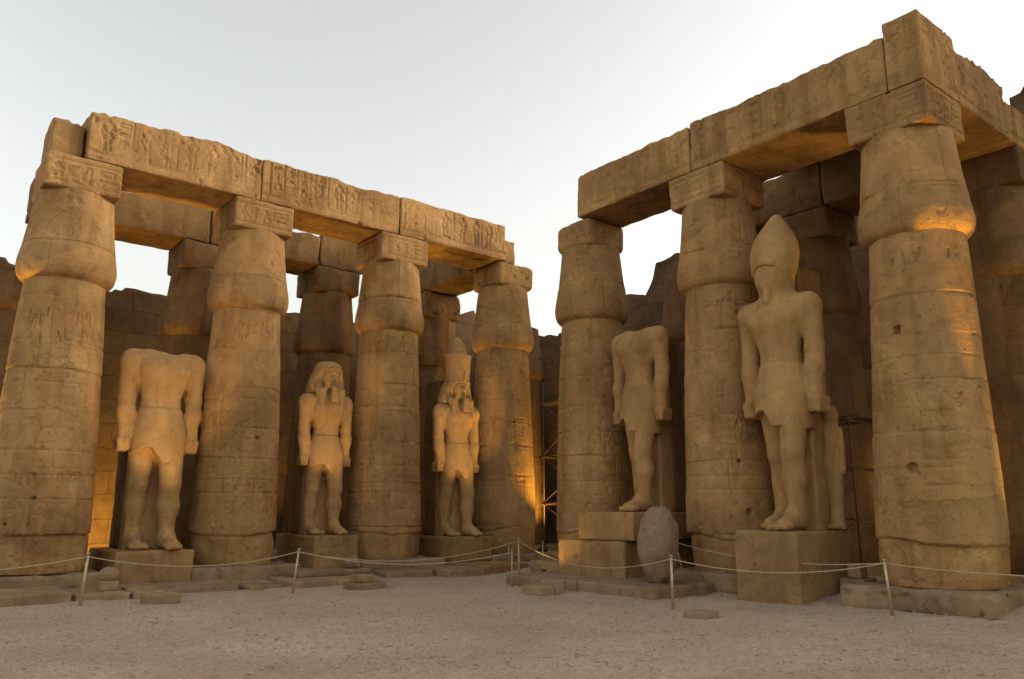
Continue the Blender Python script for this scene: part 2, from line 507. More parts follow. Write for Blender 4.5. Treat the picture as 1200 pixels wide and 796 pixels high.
# ------------------------------------------------------------------ stone blocks
def block(name, lo, hi, mat, parent=None, res=.05, chip=.07, rough=.012, seed=0, carves=None, top=None, cdepth=.035, cwidth=.022, origin=None, rz=0.0, joints=None, base=0.012):
    """weathered ashlar block between two corners (x,y,z); its edges are worn by noise"""
    lo = np.array(lo, float)
    hi = np.array(hi, float)
    size = hi - lo
    n = np.maximum(2, np.ceil(size / res).astype(int))
    fs, keys = [], []
    NX, NY, NZ = n + 1
    def key(i, j, k):
        return (i * NY + j) * NZ + k
    for ax in range(3):
        a, b = [q for q in range(3) if q != ax]
        A, B = np.meshgrid(np.arange(n[a]), np.arange(n[b]), indexing='ij')
        for side in (0, n[ax]):
            q = []
            for da, db in ((0, 0), (1, 0), (1, 1), (0, 1)):
                c = [None] * 3
                c[ax] = np.full(A.shape, side)
                c[a] = A + da
                c[b] = B + db
                q.append(key(*c).ravel())
            flip = (side > 0) ^ (ax == 1)
            q = np.stack(q if flip else q[::-1], 1)
            fs.append(q)
    Fk = np.concatenate(fs)
    uk, inv = np.unique(Fk, return_inverse=True)
    F = inv.reshape(Fk.shape)
    ii = uk // (NY * NZ)
    jj = (uk // NZ) % NY
    kk = uk % NZ
    ijk = np.stack([ii, jj, kk], 1)
    P = ijk / n * size - size / 2
    half = size / 2
    W = P + lo + half + seed * 7.7
    e1 = fbm(W, 1.7, 4, seed + 1)
    r = np.clip(base + chip * (0.25 + 1.5 * np.clip(e1, -.1, 1) + .6 * np.clip(fbm(W, .7, 2, seed + 4), 0, 1)), .004, .42 * half.min())
    q = np.clip(P, -(half - r[:, None]), half - r[:, None])
    d = P - q
    L = np.linalg.norm(d, axis=1)
    # radial projection onto the rounded box
    s = np.where(L > 1e-9, r / np.maximum(L, 1e-9), 0)
    s = np.where(L > r, s, 1)
    P2 = q + d * s[:, None]
    nrm = d / np.maximum(L, 1e-9)[:, None]
    amp = fbm(W, 2.2, 5, seed + 9) * rough + np.minimum(fbm(W, .9, 3, seed + 12), 0) * rough * 1.5
    pit = fbm(W, 5.0, 2, seed + 14)
    amp -= sstep(.42, .6, pit) * rough * 2.2
    P2 += nrm * amp[:, None]
    if carves:
        for face, lines in carves.items():
            ax = 'xyz'.index(face[0])
            m = ijk[:, ax] == (n[ax] if face[1] == '+' else 0)
            ua = 1 if ax == 0 else 0
            uu = (P2[m, ua] + half[ua]) * (1 if not (ax == 1 and face[1] == '+') else 1)
            vv = P2[m, 2] + half[2]
            wear = sstep(-.35, .25, fbm(W[m], .8, 3, seed + 21))
            dpt = carve(uu, vv, lines, cwidth) * cdepth * (.25 + .75 * wear)
            P2[m, ax] += dpt * (-1 if face[1] == '+' else 1)
    if joints:   # vertical masonry joints at u along the long axis
        la = int(np.argmax(size[:2]))
        for u in joints:
            g = np.exp(-((P2[:, la] + half[la] - u) / .02) ** 2)
            P2 -= nrm * (g * .04)[:, None]
    if top:
        f = np.clip(P[:, 2] / half[2], 0, 1)
        ta = fbm(W * np.array([1, 1, 0]), .9, 4, seed + 31) * top - np.abs(fbm(W * np.array([1, 1, 0]), 2.6, 3, seed + 33)) * top * .8
        P2[:, 2] += f ** 3 * ta
    org = np.array([(lo[0] + hi[0]) / 2, (lo[1] + hi[1]) / 2, lo[2]]) if origin is None else np.array(origin, float)
    V = P2 + lo + half - org
    o = mesh_obj(name, V, F, mat, parent)
    if parent is None:
        o.location = org
        o.rotation_euler = (0, 0, rz)
    else:
        o.location = org
    return o

def boulder(name, c, s, mat, seed=0, rough=.18, n=28, parent=None, tilt=(0, 0, 0), flat=0.0):
    th = np.linspace(0, 2 * np.pi, 2 * n, endpoint=False)
    ph = np.linspace(0.02, np.pi - .02, n)
    T, Ph = np.meshgrid(th, ph)
    D = np.stack([np.sin(Ph) * np.cos(T), np.sin(Ph) * np.sin(T), np.cos(Ph)], -1).reshape(-1, 3)
    if flat:      # square it up into a blocky stone
        D = D / (np.abs(D) ** flat).sum(1)[:, None] ** (1 / flat)
    k = 1 + fbm(D * 1.3 + seed * 5.1, 1.2, 4, seed) * rough
    V = D * k[:, None] * np.array(s) / 2
    m = 2 * n
    i, j = np.meshgrid(np.arange(n - 1), np.arange(m), indexing='ij')
    F = np.stack([i * m + j, (i + 1) * m + j, (i + 1) * m + (j + 1) % m, i * m + (j + 1) % m], -1).reshape(-1, 4)
    o = mesh_obj(name, V, F, mat, parent)
    o.location = (c[0], c[1], c[2] + s[2] / 2)
    o.rotation_euler = tilt
    return o

# ------------------------------------------------------------------ ground
def ground_h(x, y):
    """court gravel at 0; packed dirt rises gently under the colonnades"""
    inL = sstep(2.6, .2, x)
    inR = sstep(-.6, 1.6, y) * sstep(19.5, 17.5, x)
    rise = np.maximum(inL, inR)
    return rise * .2

def make_ground():
    def axis(lo, hi, a, b, fine, far):
        t = [a]
        st = fine
        while t[-1] > lo:
            st *= 1.25
            t.append(t[-1] - min(st, far))
        left = t[::-1][:-1]
        mid = list(np.arange(a, b, fine))
        t = [b]
        st = fine
        while t[-1] < hi:
            st *= 1.25
            t.append(t[-1] + min(st, far))
        return np.array(left + mid + t)
    xs = axis(-400, 400, -3, 21, .06, 40)
    ys = axis(-400, 400, -15, 3.5, .06, 40)
    X, Y = np.meshgrid(xs, ys, indexing='ij')
    P = np.stack([X.ravel(), Y.ravel(), np.zeros(X.size)], 1)
    near = sstep(60, 30, np.hypot(P[:, 0] - 9, P[:, 1] + 6))
    z = ground_h(P[:, 0], P[:, 1]) * near
    z += near * (fbm(P, .5, 3, 3) * .03 + fbm(P, 2.4, 4, 8) * .028 + fbm(P, 9.0, 2, 6) * .012)
    P[:, 2] = z
    m = len(ys)
    i, j = np.meshgrid(np.arange(len(xs) - 1), np.arange(m - 1), indexing='ij')
    F = np.stack([i * m + j, (i + 1) * m + j, (i + 1) * m + j + 1, i * m + j + 1], -1).reshape(-1, 4)
    o = mesh_obj('ground', P, F, M_GRAVEL)
    tag(o, 'pale pinkish gravel floor of the open court', None, kind='structure')
    return o
make_ground()

def make_pebbles():
    rng = np.random.default_rng(5)
    N = 34000
    # denser towards the photographer's end of the court
    x = rng.uniform(-1, 20.5, N)
    y = rng.uniform(-14.5, 2, N)
    keep = (rng.random(N) < 1.0)
    x, y = x[keep], y[keep]
    N = len(x)
    s = np.exp(rng.normal(math.log(.011), .45, N)).clip(.006, .045)
    base = np.array([[1, 0, 0], [-1, 0, 0], [0, 1, 0], [0, -1, 0], [0, 0, 1], [0, 0, -1]], float)
    f = np.array([[0, 2, 4], [2, 1, 4], [1, 3, 4], [3, 0, 4], [2, 0, 5], [1, 2, 5], [3, 1, 5], [0, 3, 5]])
    V = base[None] * (1 + rng.uniform(-.45, .45, (N, 6, 1)))
    a = rng.uniform(0, 6.28, N)
    ca, sa = np.cos(a), np.sin(a)
    V = np.stack([V[..., 0] * ca[:, None] - V[..., 1] * sa[:, None], V[..., 0] * sa[:, None] + V[..., 1] * ca[:, None], V[..., 2] * .7], -1)
    V = V * s[:, None, None]
    P = np.stack([x, y, np.zeros(N)], 1)
    z = ground_h(x, y) + fbm(P, .5, 3, 3) * .03 + fbm(P, 2.4, 4, 8) * .028
    V[..., 0] += x[:, None]
    V[..., 1] += y[:, None]
    V[..., 2] += (z + s * .25)[:, None]
    F = (f[None] + 6 * np.arange(N)[:, None, None]).reshape(-1, 3)
    o = mesh_obj('gravel', V.reshape(-1, 3), F, M_PEBBLE, smooth=False)
    tag(o, 'loose gravel pebbles scattered over the court floor', 'gravel', kind='stuff')
make_pebbles()

# ------------------------------------------------------------------ court walls
def court_wall(name, axis, const, a0, a1, thick, prof, mat, label, seed):
    """masonry wall with a broken top; prof = [(position, height)...]"""
    n = int((a1 - a0) / .12)
    nz = 80
    u = np.linspace(a0, a1, n + 1)
    # blocky top: heights step course by course
    pu = np.array([p[0] for p in prof])
    ph = np.array([p[1] for p in prof])
    W = np.stack([u, np.zeros_like(u), np.zeros_like(u)], 1)
    h = np.interp(u, pu, ph) + .22 * np.round(fbm(W, .8, 2, seed) * 2.5) * .6 + fbm(W, 2.3, 3, seed + 3) * .09
    t = np.linspace(0, 1, nz + 1)
    front = np.stack(np.meshgrid(u, t, indexing='ij'), -1)
    Pf = np.stack([front[..., 0], np.zeros_like(front[..., 0]), front[..., 1] * h[:, None]], -1)
    Pb = Pf.copy()
    Pb[..., 1] = -thick
    nf = fbm(Pf.reshape(-1, 3), .9, 5, seed + 7).reshape(n + 1, nz + 1) * .07
    Pf[..., 1] += nf
    V = np.concatenate([Pf.reshape(-1, 3), Pb.reshape(-1, 3)])
    m = nz + 1
    i, j = np.meshgrid(np.arange(n), np.arange(nz), indexing='ij')
    q = np.stack([i * m + j, (i + 1) * m + j, (i + 1) * m + j + 1, i * m + j + 1], -1).reshape(-1, 4)
    B = (n + 1) * m
    i1 = np.arange(n)
    topf = np.stack([i1 * m + nz, (i1 + 1) * m + nz, B + (i1 + 1) * m + nz, B + i1 * m + nz], -1)
    j1 = np.arange(nz)
    e0 = np.stack([j1, j1 + 1, B + j1 + 1, B + j1], -1)
    e1 = np.stack([n * m + j1, B + n * m + j1, B + n * m + j1 + 1, n * m + j1 + 1], -1)
    F = np.concatenate([q, q[:, ::-1] + B, topf, e0, e1])
    if axis == 'Y':     # wall runs along Y, front faces +X
        V = np.stack([V[:, 1], V[:, 0], V[:, 2]], 1)
        F = F[:, ::-1]
        o = mesh_obj(name, V, F, mat)
        o.location = (const, 0, 0)
    else:               # wall runs along X, front faces -Y
        V = np.stack([V[:, 0], -V[:, 1], V[:, 2]], 1)
        o = mesh_obj(name, V, F, mat)
        o.location = (0, const, 0)
    return tag(o, label, 'wall')

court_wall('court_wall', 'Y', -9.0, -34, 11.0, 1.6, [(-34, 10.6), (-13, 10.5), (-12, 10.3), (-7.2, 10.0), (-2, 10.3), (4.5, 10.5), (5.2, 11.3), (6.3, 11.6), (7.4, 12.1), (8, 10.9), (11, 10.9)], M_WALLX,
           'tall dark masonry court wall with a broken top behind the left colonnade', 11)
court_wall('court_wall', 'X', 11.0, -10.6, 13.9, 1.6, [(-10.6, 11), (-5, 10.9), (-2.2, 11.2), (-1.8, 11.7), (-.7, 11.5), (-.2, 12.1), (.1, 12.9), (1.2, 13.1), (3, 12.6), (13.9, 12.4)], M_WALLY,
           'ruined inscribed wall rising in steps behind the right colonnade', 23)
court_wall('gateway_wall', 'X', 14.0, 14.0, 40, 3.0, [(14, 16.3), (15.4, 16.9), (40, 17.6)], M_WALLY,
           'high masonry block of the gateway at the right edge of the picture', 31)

# ------------------------------------------------------------------ columns
ZB, ZJ, ZA, ZT, ZTOP = .5, 7.73, 10.05, 10.98, 12.37     # base, neck, abacus underside, beam underside, beam top
def ring_mesh(name, r_fn, z0, z1, res, nth, mat, parent, seed, joints=(), lines=None, cdepth=.019, cwidth=.02,
              face_ang=0.0, rough=.011, lean=(0, 0), extra=None, caps=True, lean_z=(0., 8.)):
    nz = int((z1 - z0) / res)
    zs = np.linspace(z0, z1, nz + 1)
    th = np.linspace(-np.pi, np.pi, nth, endpoint=False)
    Z, T = np.meshgrid(zs, th, indexing='ij')
    z = Z.ravel()
    t = T.ravel()
    r = r_fn(z)
    P = np.stack([np.cos(t + face_ang) * r, np.sin(t + face_ang) * r, z], 1)
    W = P + seed * 13.7
    d = fbm(W, 1.3, 5, seed) * rough + fbm(W, .35, 2, seed + 2) * .016
    pit = fbm(W, 4.0, 3, seed + 5)
    d -= sstep(.34, .55, pit) * .022
    big = fbm(W, 1.1, 3, seed + 41)
    d -= sstep(.30, .48, big) * .016
    s = t * 1.1
    wob = fbm(np.stack([s * .8, np.zeros_like(s), z * .05], 1), 1.0, 3, seed + 7)
    wob2 = fbm(np.stack([s * 4, np.zeros_like(s), z * .05], 1), 1.0, 3, seed + 8)
    rng = random.Random(seed)
    prev = z0
    for zj in list(joints) + [z1 + 1]:
        zz = zj + (.035 * wob + .02 * wob2) * (1 if zj < z1 else 0)
        g = np.exp(-((z - zz) / .013) ** 2)
        chip = sstep(.05, .4, fbm(W * np.array([1, 1, .4]), 2.0, 3, seed + int(zj * 10)))
        g2 = np.exp(-((z - zz + .012) / .035) ** 2) * chip
        js = rng.uniform(.012, .034) * (.45 + .55 * sstep(-.3, .3, fbm(W, .6, 2, seed + int(zj * 7))))
        d -= g * js + g2 * rng.uniform(.02, .05)
        off = rng.uniform(-.010, .010)
        band = (z > prev) & (z <= zj)
        d[band] += off
        for _ in range(rng.choice([0, 1, 1, 2])):     # vertical joints of half drums
            s0 = rng.uniform(-1.5, 1.5)
            gv = np.exp(-((s - s0 - .02 * wob) / .016) ** 2) * band
            d -= gv * .03
        prev = zj
    if lines:
        wear = sstep(-.45, .2, fbm(W, .7, 3, seed + 51))
        d -= carve(s, z, lines, cwidth) * cdepth * (.3 + .7 * wear)
    if extra:
        d += extra(s, z, W)
    rr = r + d
    k = np.clip((z - lean_z[0]) / (lean_z[1] - lean_z[0]), 0, 1)
    V = np.stack([np.cos(t + face_ang) * rr + lean[0] * (1 - k), np.sin(t + face_ang) * rr + lean[1] * (1 - k), z], 1)
    i, j = np.meshgrid(np.arange(nz), np.arange(nth), indexing='ij')
    F = np.stack([i * nth + j, i * nth + (j + 1) % nth, (i + 1) * nth + (j + 1) % nth, (i + 1) * nth + j], -1).reshape(-1, 4)
    if caps:
        nV = len(V)
        V = np.concatenate([V, [[lean[0] * (1 - k[0]), lean[1] * (1 - k[0]), z0], [lean[0] * (1 - k[-1]), lean[1] * (1 - k[-1]), z1]]])
        jj = np.arange(nth)
        c0 = np.stack([(jj + 1) % nth, jj, np.full(nth, nV), np.full(nth, nV)], -1)
        c1 = np.stack([nz * nth + jj, nz * nth + (jj + 1) % nth, np.full(nth, nV + 1), np.full(nth, nV + 1)], -1)
        me_f = [tuple(x) for x in F] + [tuple(x[:3]) for x in c0] + [tuple(x[:3]) for x in c1]
        o = mesh_obj(name, V, me_f, mat, parent)
    else:
        o = mesh_obj(name, V, F, mat, parent)
    return o

def r_shaft(z):
    return np.interp(z, [.45, .62, .95, 1.5, 2.5, 4.5, 6.5, ZJ], [1.13, 1.165, 1.195, 1.205, 1.18, 1.11, 1.02, .962])
def r_cap(z):
    zz = np.array([7.66, 7.70, 7.75, 7.83, 7.95, 8.10, 8.30, 8.60, 9.10, 9.60, ZA + .02])
    rr = np.array([.93, .985, 1.065, 1.12, 1.155, 1.17, 1.15, 1.095, 1.03, .98, .935])
    return np.interp(z, zz, rr)

def shaft_lines(rng, style):
    L = []
    for k in range(-3, 4):                 # large offering figures round the shaft
        c = k * 1.15 + rng.uniform(-.1, .1)
        h = 1.75
        for p in man(rng.choice([-1, 1]), rng.random() < .5):
            L.append([(c + x * h, 2.85 + y * h) for x, y in p])
        L += text_col(rng, c + .42, 3.7, 4.9, .17)
    L.append([(-3.4, 5.0), (3.4, 5.0)])
    L.append([(-3.4, 2.75), (3.4, 2.75)])
    for k in range(-6, 7):                 # cartouches near the foot
        if rng.random() < .6:
            x = k * .5
            put(L, G['ankh'] if rng.random() < .4 else G['sun'], x, 1.75, .28, .4)
            L.append(circ(x + .14, 1.75, .2, 14, ry=.38))
    return L

def dash_lines(rng, z0, z1, n, spread=3.0, mid=0.0):
    L = []
    for i in range(n):
        s = mid + rng.uniform(-spread, spread) / 2
        z = rng.uniform(z0, z1)
        L.append([(s, z), (s + rng.uniform(-.015, .015), z + rng.uniform(.1, .26))])
    return L

COLUMN_LABELS = {}
def column(x, y, label, seed, fa, res=.024, nth=300, mat=None, dashes=(), lean=(0, 0), foot=None, group='papyrus columns of the court', plinth=True,
           abac=True, top=None, carved=True, abac_carve=None, cap_top=None):
    mat = mat or M_SAND
    rng = random.Random(seed)
    t = thing('papyrus_column', label, 'column', (x, y, 0), 0, group)
    if plinth:
        block('plinth', (-1.46 + lean[0], -1.46 + lean[1], .0), (1.46 + lean[0], 1.46 + lean[1], .46), M_ROCK, t, .06, .26, .045, seed + 90, origin=(0, 0, 0))
    joints = []
    z = 1.32 + rng.uniform(-.1, .1)
    while z < ZJ - .5:
        joints.append(z)
        z += rng.choice([.72, .85, .95, 1.05, 1.15])
    L = shaft_lines(rng, 0) if carved else None
    D = []
    for (z0, z1, n, sp, md) in dashes:
        D += dash_lines(rng, z0, z1, n, sp, md)
    def extra(s, z, W):
        d = np.zeros_like(z)
        if D:
            d -= carve(s, z, D, .022) * .04
        # the lowest drum has lost its face in patches
        edge = 1.28 + .16 * fbm(np.stack([s, s * 0, s * 0], 1), 1.1, 5, seed + 61)
        m = sstep(.03, -.03, z - edge)
        d -= m * (.025 + .07 * sstep(-.1, .35, fbm(W, .9, 3, seed + 63)))
        d -= np.exp(-((z - edge) / .03) ** 2) * .03
        if foot:
            d += foot(s, z)
        return d
    ring_mesh('shaft', r_shaft, .45, ZJ, res, nth, mat, t, seed, joints, L, face_ang=fa, extra=extra, lean=lean)
    caplines = None
    if carved:
        caplines = []
        for k in range(-4, 5):
            caplines += cartouche(rng, k * .78 - .3, 8.72, .6, .36) if rng.random() < .5 else []
            if rng.random() < .7:
                caplines += text_col(rng, k * .78 - .1, 9.2, 9.85, .2)
        caplines += [[(-3.4, 8.6), (3.4, 8.6)]]
    ring_mesh('capital', r_cap, 7.66, cap_top or ZA + .02, res, nth, mat, t, seed + 3, (8.72 + rng.uniform(-.15, .2),) if top is None else (8.4,), caplines, cdepth=.015, face_ang=fa)
    if abac:
        block('abacus', (-.905, -.905, ZA), (.905, .905, ZT - .006), M_BEAM if mat is M_SAND else mat, t, .035 if carved else .07, .07, .014, seed + 70, origin=(0, 0, 0), carves=abac_carve)
    return t

def abacus_text(seed, both=('x+', 'y-')):
    rng = random.Random(seed)
    out = {}
    for f in both:
        L = [[(.1, .16), (1.7, .16)], [(.1, .76), (1.7, .76)]]
        L += text_row(rng, .15, 1.7, .25, .42, .24, .1)
        L += [[(1.25, .64), (1.6, .64), (1.6, .5), (1.3, .5)], [(1.25, .36), (1.6, .36)]]
        out[f] = L
    return out

FA_L = math.atan2(-6.0, 23.0)
Ls = [-12.406 + 4.8676 * i for i in range(4)]
RX = [5.42, 10.407, 15.63]
RY = 1.569
def hole(s0, z0, r, dp=.12, sq=False):
    def f(s, z):
        d = np.maximum(abs(s - s0), abs(z - z0)) if sq else np.hypot(s - s0, z - z0)
        return -dp * (1 - sstep(r * .7, r * 1.1, d))
    return f
def both(*fs):
    return lambda s, z: sum(f(s, z) for f in fs)

column(0, Ls[0], 'front column at the left edge of the picture, left of the broad headless statue', 101, FA_L,
       dashes=((5.9, 6.7, 34, 2.6, .2), (2.5, 2.6, 26, 1.8, .3)), abac_carve=abacus_text(1), foot=both(hole(.0, 2.2, .05), hole(-.5, 1.6, .04)))
column(0, Ls[1], 'front column between the broad headless statue and the statue in striped headcloth', 102, FA_L + .1,
       dashes=((6.7, 7.1, 26, 1.9, .35), (2.4, 2.55, 26, 1.9, .1)), abac_carve=abacus_text(2), foot=both(hole(.3, 3.9, .06)))
column(0, Ls[2], 'front column between the headcloth statue and the double crowned statue', 103, FA_L + .15,
       dashes=((7.0, 7.3, 8, 2.2, .0),), abac_carve=abacus_text(3))
column(0, Ls[3], 'front column in the inner corner, right of the double crowned statue', 104, FA_L - .1,
       dashes=((6.8, 7.1, 8, 2.2, .0),), abac=False, foot=both(hole(.1, 5.0, .05)))
column(RX[0], RY, 'front column with a worn block top, left of the slim headless statue', 105, -1.05,
       dashes=((6.2, 6.5, 5, 1.5, -.2),), abac=False)
column(RX[1], RY, 'front column between the slim headless statue and the tall white crown statue', 106, -.95,
       dashes=((7.1, 7.3, 6, 2.2, .0),), abac_carve=abacus_text(6, ('y-', 'x+')), foot=both(hole(.35, 1.9, .07), hole(.2, 3.1, .05)))
column(RX[2], RY, 'largest nearest column at the corner of the right block, beside the white crown statue', 107, -1.15, lean=(-.15, -.17),
       dashes=((6.95, 7.25, 12, 2.4, .1),), abac_carve=abacus_text(7, ('y-', 'x+')), foot=both(hole(-.55, 5.6, .085, .16, True), hole(-.4, 2.75, .11, .16)))

# worn stones in place of an abacus on the two broken columns
block('worn_abacus', (-.86, Ls[3] - .86, ZA - .02), (.84, Ls[3] + .9, ZT - .006), M_BEAM, None, .04, .3, .035, 171, base=.16)
tag(bpy.data.objects['worn_abacus'], 'rounded broken abacus stone on top of the inner corner column', 'capital stone')
o = block('worn_abacus', (RX[0] - .74, RY - .84, ZA - .02), (RX[0] + .78, RY + .84, ZT - .012), M_BEAM, None, .04, .3, .035, 172, base=.2)
tag(o, 'rounded broken abacus stone under the far left end of the right beam', 'capital stone')

# second row of columns behind
BX = -4.9
bk = dict(res=.06, nth=130, mat=M_BACK_SHADED, carved=False)
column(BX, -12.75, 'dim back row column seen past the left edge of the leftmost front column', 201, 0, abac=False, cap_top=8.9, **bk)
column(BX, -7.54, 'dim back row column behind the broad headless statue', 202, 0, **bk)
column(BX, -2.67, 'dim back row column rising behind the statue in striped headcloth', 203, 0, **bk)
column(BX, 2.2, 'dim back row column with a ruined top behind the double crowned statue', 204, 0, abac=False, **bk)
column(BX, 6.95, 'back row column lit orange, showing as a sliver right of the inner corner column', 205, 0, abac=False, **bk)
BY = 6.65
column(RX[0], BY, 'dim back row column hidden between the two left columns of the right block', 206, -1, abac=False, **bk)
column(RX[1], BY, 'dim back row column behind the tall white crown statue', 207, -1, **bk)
column(RX[2], BY, 'shaded column at the right edge of the picture behind the nearest column', 208, -1, res=.045, nth=170, mat=M_BACK_SHADED, abac_carve=None,
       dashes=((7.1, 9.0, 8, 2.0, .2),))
o = block('worn_abacus', (BX - .8, 1.35, ZA - .3), (BX + .95, 3.05, ZT - .1), M_BACK_SHADED, None, .06, .42, .05, 173)
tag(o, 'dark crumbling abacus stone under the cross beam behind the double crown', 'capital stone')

# ------------------------------------------------------------------ beams
def beam_figs(rng, w, h, dense=1.0):
    L = [[(.05, .2), (w - .05, .2)], [(.05, .26), (w - .05, .26)]]
    x = .15
    while x < w - .4:
        k = rng.random()
        if k < .5 * dense:
            fh = h - .45
            for p in man(rng.choice([-1, 1]), rng.random() < .4):
                L.append([(x + .28 + a * fh * .8, .3 + b * fh) for a, b in p])
            x += .58
        elif k < .8:
            L += text_col(rng, x, .32, h - .1, .26)
            L.append([(x + .34, .3), (x + .34, h - .06)])
            x += .42
        else:
            L.append([(x + .1, .3), (x + .1, h - .06)])
            x += .2
    return L
F_ = .907
def beam(lo, hi, label, seed, face, mat=None, top=.06, chip=.09, carved=True, res=.03, extra_lines=None, figs=1.0):
    rng = random.Random(seed)
    c = None
    if carved:
        c = {}
        for f in ([face] if isinstance(face, str) else face):
            w = (hi[0] - lo[0]) if f[0] == 'y' else (hi[1] - lo[1])
            c[f] = beam_figs(rng, w, hi[2] - lo[2], figs) + (extra_lines or [])
    o = block('architrave_block', lo, hi, mat or M_BEAM, None, res, chip, .016, seed, carves=c, top=top, cdepth=.034, cwidth=.026)
    return tag(o, label, 'stone beam')

beam((-F_, -12.42, ZT), (F_, -7.72, ZTOP + .02), 'first carved stone beam of the left block, spanning above the broad headless statue', 301, 'x+', chip=.12, top=.16)
ov = [circ(1.3, .75, .62, 20, ry=.36), circ(1.3, .75, .8, 20, math.pi * 1.05, math.pi * 1.95, ry=.5)]
beam((-F_ + .02, -7.70, ZT), (F_ - .012, -2.92, ZTOP - .03), 'middle carved stone beam of the left block, above the statue in striped headcloth', 302, 'x+', extra_lines=ov, figs=.9, top=.1)
beam((-F_, -2.90, ZT), (F_ - .005, 1.62, ZTOP - .02), 'last carved stone beam of the left block, ending over the inner corner column', 303, 'x+', figs=1.3)
beam((5.78, RY - F_, ZT), (10.26, RY + F_, ZTOP - .02), 'far carved beam of the right block with a free end against the sky', 304, 'y-', chip=.1, top=.09)
beam((10.28, RY - F_ + .006, ZT), (15.74, RY + F_ + .4, ZTOP), 'long carved beam of the right block above the white crown statue', 305, 'y-', figs=1.3, top=.1)
beam((15.76, RY - F_ - .006, ZT), (RX[2] + F_ + .01, RY + F_, ZTOP + .26), 'raised corner block at the top right, highest stone of the right block', 306, ('y-', 'x+'), chip=.05, figs=.4, top=.03)
beam((RX[2] - F_, RY + F_ + .01, ZT), (RX[2] + F_, 5.3, ZTOP + .1), 'carved side beam running back from the highest corner block', 307, 'x+', top=.2, chip=.08)
beam((RX[2] - F_, 5.32, ZT), (RX[2] + F_ - .01, 10.6, ZTOP - .25), 'second side beam further back at the right edge of the picture', 308, 'x+', top=.12)
# stub of the return beam above the leftmost column
beam((-.85, Ls[0] - .82, ZT), (.6, -12.46, ZTOP - .28), 'set back rounded stub block over the leftmost column', 309, 'x+', chip=.16, top=.2, carved=False, res=.05)
o = block('upright_stone', (-.5, 1.85, ZT), (.55, 2.35, ZTOP - .45), M_BEAM, None, .05, .16, .03, 310)
tag(o, 'thin upright leftover stone behind the right end of the left beams', 'stone')
# beams of the back row
b_ = dict(mat=M_BACK_SHADED, carved=False, res=.06)
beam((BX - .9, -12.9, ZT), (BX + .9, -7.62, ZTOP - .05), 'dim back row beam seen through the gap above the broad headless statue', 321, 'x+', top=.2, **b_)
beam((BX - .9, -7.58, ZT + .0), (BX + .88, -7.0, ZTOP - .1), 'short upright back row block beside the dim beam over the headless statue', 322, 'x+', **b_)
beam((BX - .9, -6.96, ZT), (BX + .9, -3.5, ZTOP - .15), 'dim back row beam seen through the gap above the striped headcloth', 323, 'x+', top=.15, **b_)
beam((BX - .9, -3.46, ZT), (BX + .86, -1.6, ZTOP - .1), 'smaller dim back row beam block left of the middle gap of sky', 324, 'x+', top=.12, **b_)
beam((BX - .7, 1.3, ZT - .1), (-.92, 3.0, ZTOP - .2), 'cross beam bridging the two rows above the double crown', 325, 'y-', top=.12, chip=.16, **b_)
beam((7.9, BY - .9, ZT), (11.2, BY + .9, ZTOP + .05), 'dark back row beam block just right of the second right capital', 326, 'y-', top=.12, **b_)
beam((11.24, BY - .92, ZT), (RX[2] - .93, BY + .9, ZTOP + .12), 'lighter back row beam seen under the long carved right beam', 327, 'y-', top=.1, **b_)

for k, (x0, x1, lb) in enumerate(((10.3, 13.1, 'left'), (13.13, 15.3, 'right'))):  # slabs added to block sky light and darken the passage below
    o = block('shading_slab', (x0, RY + .35, ZTOP + .14), (x1, BY + .3, ZTOP + .5), M_BACK_SHADED, None, .1, .12, .03, 340 + k)
    tag(o, 'added slab shading the passage behind the white crown statue, %s one of the pair' % lb, 'shading slab')

# ------------------------------------------------------------------ statues: one continuous surface from a distance field
def surface_nets(F, org, h):
    nx, ny, nz = F.shape
    ins = F < 0
    sh = (nx - 1, ny - 1, nz - 1)
    acc = np.zeros(sh + (3,), np.float32)
    cnt = np.zeros(sh, np.float32)
    corners = [(i, j, k) for i in (0, 1) for j in (0, 1) for k in (0, 1)]
    def sub(A, c):
        return A[c[0]:c[0] + sh[0], c[1]:c[1] + sh[1], c[2]:c[2] + sh[2]]
    for ax in range(3):
        for c in corners:
            if c[ax]:
                continue
            c2 = list(c)
            c2[ax] = 1
            a, b = sub(F, c), sub(F, c2)
            m = (a < 0) != (b < 0)
            idx = np.nonzero(m)
            t = a[idx] / (a[idx] - b[idx])
            for q in range(3):
                acc[idx + (np.full(len(t), q),)] += c[q] + (t if q == ax else 0)
            cnt[idx] += 1
    cells = np.nonzero(cnt > 0)
    vid = -np.ones(sh, np.int64)
    vid[cells] = np.arange(len(cells[0]))
    V = (np.stack(cells, 1) + acc[cells] / cnt[cells][:, None]) * h + org
    quads = []
    for ax in range(3):
        a, b = [q for q in range(3) if q != ax]
        sl = [slice(None)] * 3
        s2 = [slice(None)] * 3
        sl[ax] = slice(0, -1)
        s2[ax] = slice(1, None)
        A, B = ins[tuple(sl)], ins[tuple(s2)]
        m = A != B
        idx = np.array(np.nonzero(m))
        ok = (idx[a] > 0) & (idx[b] > 0) & (idx[a] < F.shape[a] - 1) & (idx[b] < F.shape[b] - 1)
        idx = idx[:, ok]
        fl = A[tuple(idx)]
        def cell(da, db):
            q = idx.copy()
            q[a] -= da
            q[b] -= db
            return vid[tuple(q)]
        Q = np.stack([cell(1, 1), cell(0, 1), cell(0, 0), cell(1, 0)], 1)
        if ax == 1:
            fl = ~fl
        Q[~fl] = Q[~fl][:, ::-1]
        quads.append(Q)
    Q = np.concatenate(quads)
    Q = Q[(Q >= 0).all(1)]
    return V, Q

